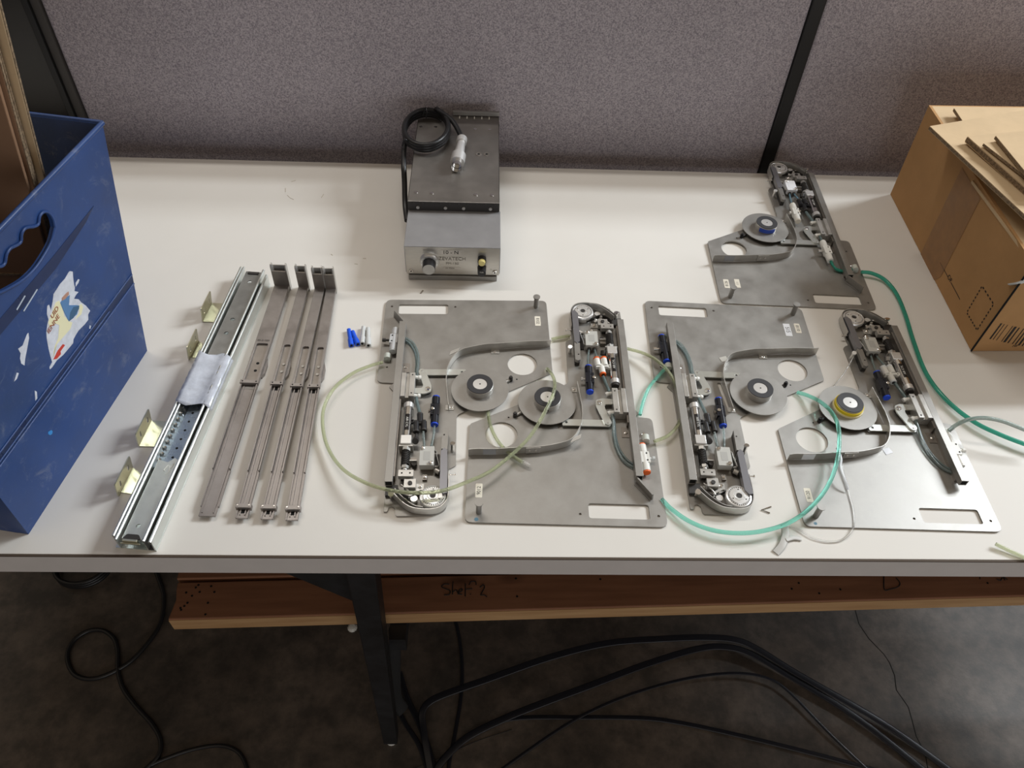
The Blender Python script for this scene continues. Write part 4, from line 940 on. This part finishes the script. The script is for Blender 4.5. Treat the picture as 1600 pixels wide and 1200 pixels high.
    S(.001).box(24.5, 32.5, 266, 279, 15.5, 15.65).build('switch_plate', LABELW if k == 5 else mat('switch_print', (.42, .42, .40), .4), o)
    for sx, sy in ((34,261.5),(23.5,283)): S(.001).screw(sx, sy, 15.5, 2.4, 2.4).build('screw', CHROME, o)
    S(.001).tube([(21,262,11),(17.5,264,11),(17,270,11),(14,284,10.5),(19,285.5,10.5)], .7, 6, 3, flat=(.5, 3)).build('switch_lever', STEEL2, o)
    S(.001).cyl((18,288,8), (13,291,8), 3.3, 14).build('roller', STEEL2, o)
    # guide bar, lever arm, pins
    S(.001).poly(rounded([(3.4,325),(4.6,265),(8,261),(12.2,266),(12.2,320),(8,326)], .6), 8.5, 16.5).build('guide_bar', mat('blue_black_bar', (.24, .24, .26), .35, .6), t, .0004)
    S(.001).box(5, 11, 268, 318, 2.6, 8.5).build('bar_support', SHADE, t)
    S(.001).poly(rounded([(4.6,263),(4.2,246),(4.4,231.5),(8,229.5),(11.2,231.5),(11.6,246),(12,262)], .6), 10.5, 15.5, [circle(9,241,1.1,10)]).build('lever_arm', STEEL, t, .0003)
    S(.001).poly([(4.6,232),(10.8,232),(10.8,262),(4.6,262)], 2.6, 10.5).build('lever_root', SHADE, t)
    S(.001).cyl((-1,256.5,2.5), (-1.5,254.5,14), 2.1, 14).cyl((-1.5,254.5,14), (-1.6,254.2,16), 3.0, 16).build('thumb_screw', CHROME if k in (1, 3) else ALU, t)
    S(.001).cyl((3,295,8), (-5,295,8), 1.0, 10).cyl((-4.4,295,8), (-5.6,295,8), 2.1, 14).build('spring_pin', CHROME, t)
    # sprocket wheel
    c = (19.5, 327.5)
    o = S(.001).lathe(c, [(13,3),(13,8),(15,8.4),(15.4,11.5),(14.6,13.4),(13.2,13.8),(12.6,13.2),(11.4,13.2),(10.6,14.4),(6.8,14.6),(6.2,13.6),(5.6,13.6),(5.2,14.8),(3.6,14.8),(3.2,13.0),(0,13.0)], 48).build('sprocket_wheel', ALU, t)
    S(.001).cyl((*c,13.0), (*c,14.2), 3.0, 20).build('axle', SHADE, o)
    g = S(.001)
    for i in range(30):
        a = 2*math.pi*i/30; p = Vector((c[0]+12*math.cos(a), c[1]+12*math.sin(a), 0)); g.box(p.x-.45, p.x+.45, p.y-.6, p.y+.6, 13.15, 13.35)
    g.build('tooth_holes', HOLE, o)['kind'] = 'stuff'
    g = S(.001)
    for i in range(3):
        a = 2*math.pi*i/3+.5; g.cyl((c[0]+8.6*math.cos(a), c[1]+8.6*math.sin(a), 14.4), (c[0]+8.6*math.cos(a), c[1]+8.6*math.sin(a), 14.7), .8, 8)
    g.build('rivet', HOLE, o)
    # head band
    hb = [(2.2,296),(2.0,322),(4.5,334),(11,342),(21,345),(34,344.5),(44,342),(54,335),(67,320.5)]
    S(.001).ribbon(hb, 3, opt.get('hz', 14.5), .9, 6).build('head_band', STEEL2, t)
    S(.001).ribbon([(30,343),(38,341.5),(46,336.5),(56,327),(63,318)], 5, 15.6, .6, 5).build('inner_band', STEEL2, t)
    S(.001).ribbon([(25,316),(33,318.5),(44,325),(54,322),(60,315)], 3.5, 10, .7, 5).build('leaf_spring', SHADE, t)
    S(.001).box(61, 74.5, 308, 322, 2.6, 7).build('head_block', SHADE, t); S(.001).cyl((67.5,323.5,6), (67,325,14), 1.8, 12).cyl((67,325,14), (66.8,325.4,15.6), 3.4, 18).build('head_screw', CHROME, t)
    # lower flow valve
    va = opt['valve']
    if va == 'white': valve(t, 21.5, 223, 21.5, 178, WHITE, LABEL, knob=(-9.5, WHITE))
    else: valve(t, 21.5, 223, 21, 177.5, NAVY, BLUE, knob=(-10.5, STEEL2) if k == 2 else (8.5, DSTEEL))
    S(.001).screw(24.5 if k in (1, 3) else 27, 200, 15, 2.4, 2.4).build('screw', CHROME, t)
    yb_ = opt['y']
    if yb_ == 'orange': yfit(t, (40,208), (33,236), (42.5,237), WHITE, ORANGE)
    elif yb_ == 'white': yfit(t, (38,205), (31.5,231), (40.5,233), mat('grey_white_fitting', (.62, .61, .56), .45), WHITES)
    else: yfit(t, (40,206), (34,233), (43,235), BLACK, SHADE, r=3.7)
    S(.001).cyl((43,236,11), (43,246,12), 1.6, 10).cyl((43,245,11), (43.3,250,14), 4.0, 16).build('plug_cap', SHADE if yb_ != 'white' else STEEL, t)
    tm = T_BLUE if k == 5 else T_INNER
    # short hoses inside the arm
    g = S(.001); g.tube([(25,259,9),(23.5,248,9),(22,236,10),(21.5,222,11)], 1.5, 10, 4); o = g.build('short_hose', tm, t)
    S(.001).tube([(32,259,9),(33,250,10),(34,241,12),(34.5,234,13)], 1.5, 10, 4).build('short_hose', tm, t)
    for xx in (25, 32): S(.001).cyl((xx,256,9), (xx,260,9), 2.7, 10).build('hose_end', SHADE, t)
    S(.001).tube([(40,206,11),(42.5,195,11),(45,185,11),(46,177,11)], 2.1, 10, 4).build('short_hose', T_DARK, t)
    if k == 5:
        valve(t, 49.3, 128, 50.5, 82, WHITE, WHITE, knob=(-13, STEEL2), name='flow_valve'); S(.001).tube([(48,146,11),(48.5,138,11),(49.3,127,11)], 2.0, 10, 3).build('short_hose', T_DARK, t)
        for dx in (0, 1.5): S(.001).tube([(50.5+dx,84,11),(54+dx*.3,74-dx,8),(60,69-dx*1.5,6),(71,67-dx,5),(84,70,7)], 1.9, 10, 4).build('short_hose', T_GREEN, t)
    else:
        S(.001).tube([(46,146,11),(47.5,130,8),(47,112,6),(49.5,92,5),(57,74,5),(70,64,5),(78,60,7)], 1.8, 10, 5).build('short_hose', T_INNER, t)
        S(.001).tube([(48.5,146,10),(49.5,130,6),(49.5,112,5),(52.5,93,5),(60,77,5),(70,68,5)], 1.4, 10, 5).build('short_hose', T_DARK, t)
    ov = opt['outer']
    if ov == 'orange': valve(t, 79.5, 97, 81.5, 55, WHITE, ORANGE, knob=(13, WHITES), z=9)
    elif ov == 'grey': valve(t, 81.5, 97, 80, 54, mat('light_grey_plastic', (.52, .53, .54), .4), WHITES, knob=(16, SHADE), z=10)
    elif ov == 'black': valve(t, 81, 115, 83.5, 66, NAVY, BLUE, knob=(14, CHROME), z=10, collar2=BLUE)
    elif ov == 'white': valve(t, 81, 122, 81, 72, WHITE, WHITE, knob=(13, WHITE), z=9, r=3.6)
    # hose clip
    cx, cy = opt['clip']
    o = S(.001).cyl((cx-1,cy-4,7.5), (cx-1,cy+4,7.5), 4.6, 16).box(cx-4, cx+4, cy-4, cy+4, 2.6, 6).build('hose_clip', NYLON, t)
    S(.001).screw(cx-2 if k != 1 else cx, cy+(9 if k in (2, 4, 5) else -7), 3, 2.9, 2.4).build('screw', CHROME, t)
    if k == 4: S(.001).tube([(-45,196,4),(-20,225,9),(5,262,12)], .8, 6, 3).build('wire_spring', STEEL2, t)
    return t
PL = {1: (-.0399, .8170, 180.9323), 2: (.1139, .4738, 358.7739), 3: (.3333, .8190, 177.3026), 4: (.5021, .4713, 358.5696), 5: (.4797, .8458, 357.7447)}
feeder(1, 'steel tape feeder with head toward the viewer, beside the blue and white sleeves', PL[1], dict(valve='navy', y='black', outer='grey', clip=(89,104), num='8102', wedge=True))
feeder(2, 'steel tape feeder numbered 9012, with white and orange hose fittings', PL[2], dict(valve='navy', y='orange', outer='orange', clip=(87,108), num='9012', wedge=True))
feeder(3, 'steel tape feeder with extra white label and black outer valve, head toward the viewer', PL[3], dict(valve='navy', y='black', outer='black', clip=(80,121), num='8110', num2=(LABELW, '515', -106, 20, 9.5, 25), slot=True, hz=14.5))
feeder(4, 'steel tape feeder with yellow tape on its reel hub, at the front right', PL[4], dict(valve='navy', y='white', outer='white', clip=(81,126), num='9120', tape='yellow', ph=22))
feeder(5, 'rear steel tape feeder with blue tape on its hub and white valves', PL[5], dict(valve='white', y='black', outer=None, clip=(88,72), num='8126', tape='blue', num2=(LABEL, '111', -103.5, 20.5, 7.5, 19), wedge=True, rx=R(1.0), switch=LABELW))

# ---------------------------------------------------------------- long hoses on the table
def hose(name, pts, r, m, label, cat='hose', core=True):
    P_ = [at(u, v, z/1000) for u, v, z in pts]; c = Vector((P_[0].x, P_[0].y, 0))
    o = G().tube([p-c for p in P_], r, 12, 8).build(name, m); o.location = c
    return tag(o, label, cat)
R4 = .0022
hose('air_hose', [(598,566,8),(580,571,10),(550,584,10),(522,607,10),(506,638,9),(505,672,8),(515,705,8),(538,735,12),(575,756,20),(615,767,23),(655,770,24),(690,767,24),(725,755,22),(765,737,18),(800,710,16),(828,682,19),(848,650,24),(862,622,25),(867,602,24),(863,586,14),(855,576,4)], R4, T_OLIVE, 'olive clear hose looping left of the front-left feeder and across two reels')
hose('air_hose', [(763,636,4),(764,655,5),(770,675,6),(780,692,6),(793,706,7),(808,717,7),(818,723,7)], R4, T_OLIVE, 'short olive hose end with ragged tape lying on the 9012 feeder')
o = G().tube([at(816,722,.007), at(822,725,.0075), at(828,728,.007)], .0026, 8, 3).build('tape_scrap', CLEAR); tag(o, 'crumpled clear tape at the end of the short olive hose', 'tape')
hose('air_hose', [(862,530,4),(876,527,5),(890,525,4)], R4, T_OLIVE, 'bit of olive hose bridging the gap between the two left feeders')
hose('air_hose', [(974,544,5),(985,546,9),(1008,553,12),(1030,566,14),(1048,586,14),(1059,612,12),(1064,640,8),(1060,662,8),(1045,680,9),(1022,690,8)], R4, T_OLIVE, 'olive hose curving from the 9012 feeder over the next plate edge')
hose('air_hose', [(1040,575,10),(1031,585,8),(1016,603,6),(1006,625,5),(1000,648,4)], R4, T_TEAL, 'short teal hose below the black valve, between two plates')
hose('air_hose', [(1034,780,2.6),(1050,796,4),(1078,815,6),(1112,828,8),(1150,833,10),(1190,830,12),(1230,818,13),(1262,797,15),(1288,768,17),(1304,735,18),(1311,700,20),(1310,668,20),(1300,645,18),(1282,628,14),(1262,618,7),(1246,613,3)], R4*1.15, T_TEAL, 'bright teal hose arching round below the yellow-taped feeder')
hose('air_hose', [(1346,425,8),(1362,427,8),(1382,437,6),(1400,458,5),(1414,490,4),(1428,535,4),(1448,585,5),(1480,626,6),(1520,658,7),(1560,678,8),(1610,697,9),(1660,712,9)], R4*1.3, T_GREEN, 'deep green hose running down beside the cardboard box')
hose('air_hose', [(1483,673,10),(1494,664,20),(1512,656,30),(1535,653,34),(1562,657,34),(1590,667,32),(1630,684,26)], R4*1.15, T_SMOKE, 'smoky clear hose rising over the deep green one at the right edge')
hose('air_hose', [(1556,850,5),(1572,858,4),(1600,871,3),(1640,890,3)], R4, T_OLIVE, 'olive hose end at the bottom right corner of the table')
o = G().tube([at(u, v, z) for u, v, z in ((1306,690,.015),(1312,712,.008),(1320,745,.005),(1328,775,.004),(1334,800,.004),(1333,825,.003),(1318,842,.002),(1296,846,.002),(1270,840,.002),(1250,828,.002),(1236,822,.002),(1222,821,.002))], .001, 6, 6, flat=(.0011, .0004)).build('film_strip', CLEAR); tag(o, 'thin clear plastic strip looping over the yellow-taped feeder corner', 'plastic strip')
o = G().tube([at(u, v, z) for u, v, z in ((1308,700,.016),(1314,716,.013),(1313,730,.014),(1319,748,.012),(1325,765,.006))], .001, 6, 5, flat=(.0018, .0006)).build('film_strip', mat('white_film', (.70, .72, .74), .3, trans=.4)); tag(o, 'twisted whitish film hanging from the teal hose', 'plastic strip')
WF = mat('milky_tape', (.66, .65, .62), .3, trans=.25)
g = G().tube([at(1226,822,.006), at(1227,836,.003), at(1222,852,.002), at(1212,864,.001)], .002, 8, 4, flat=(.0045, .0007)); g.tube([at(1228,843,.003), at(1240,840,.002), at(1252,842,.001)], .002, 8, 3, flat=(.003, .0006)); o = g.build('tape_scrap', WF); tag(o, 'milky crumpled tape on the table below the teal hose', 'tape')
o = G().tube([at(1205,791.5,.001), at(1190,796.5,.001), at(1203,801.5,.001)], .0007, 6, 0).build('wire_clip', mat('brown_wire', (.16, .12, .08), .5)); tag(o, 'tiny bent brown wire on the table between the two right feeders', 'wire')
o = G().obox(at(657,459), at(661,454), .002, .0001, .0008).build('paper_speck', mat('brown_speck', (.25, .22, .18), .8)); tag(o, 'tiny brown speck on the table in front of the control box', 'speck')
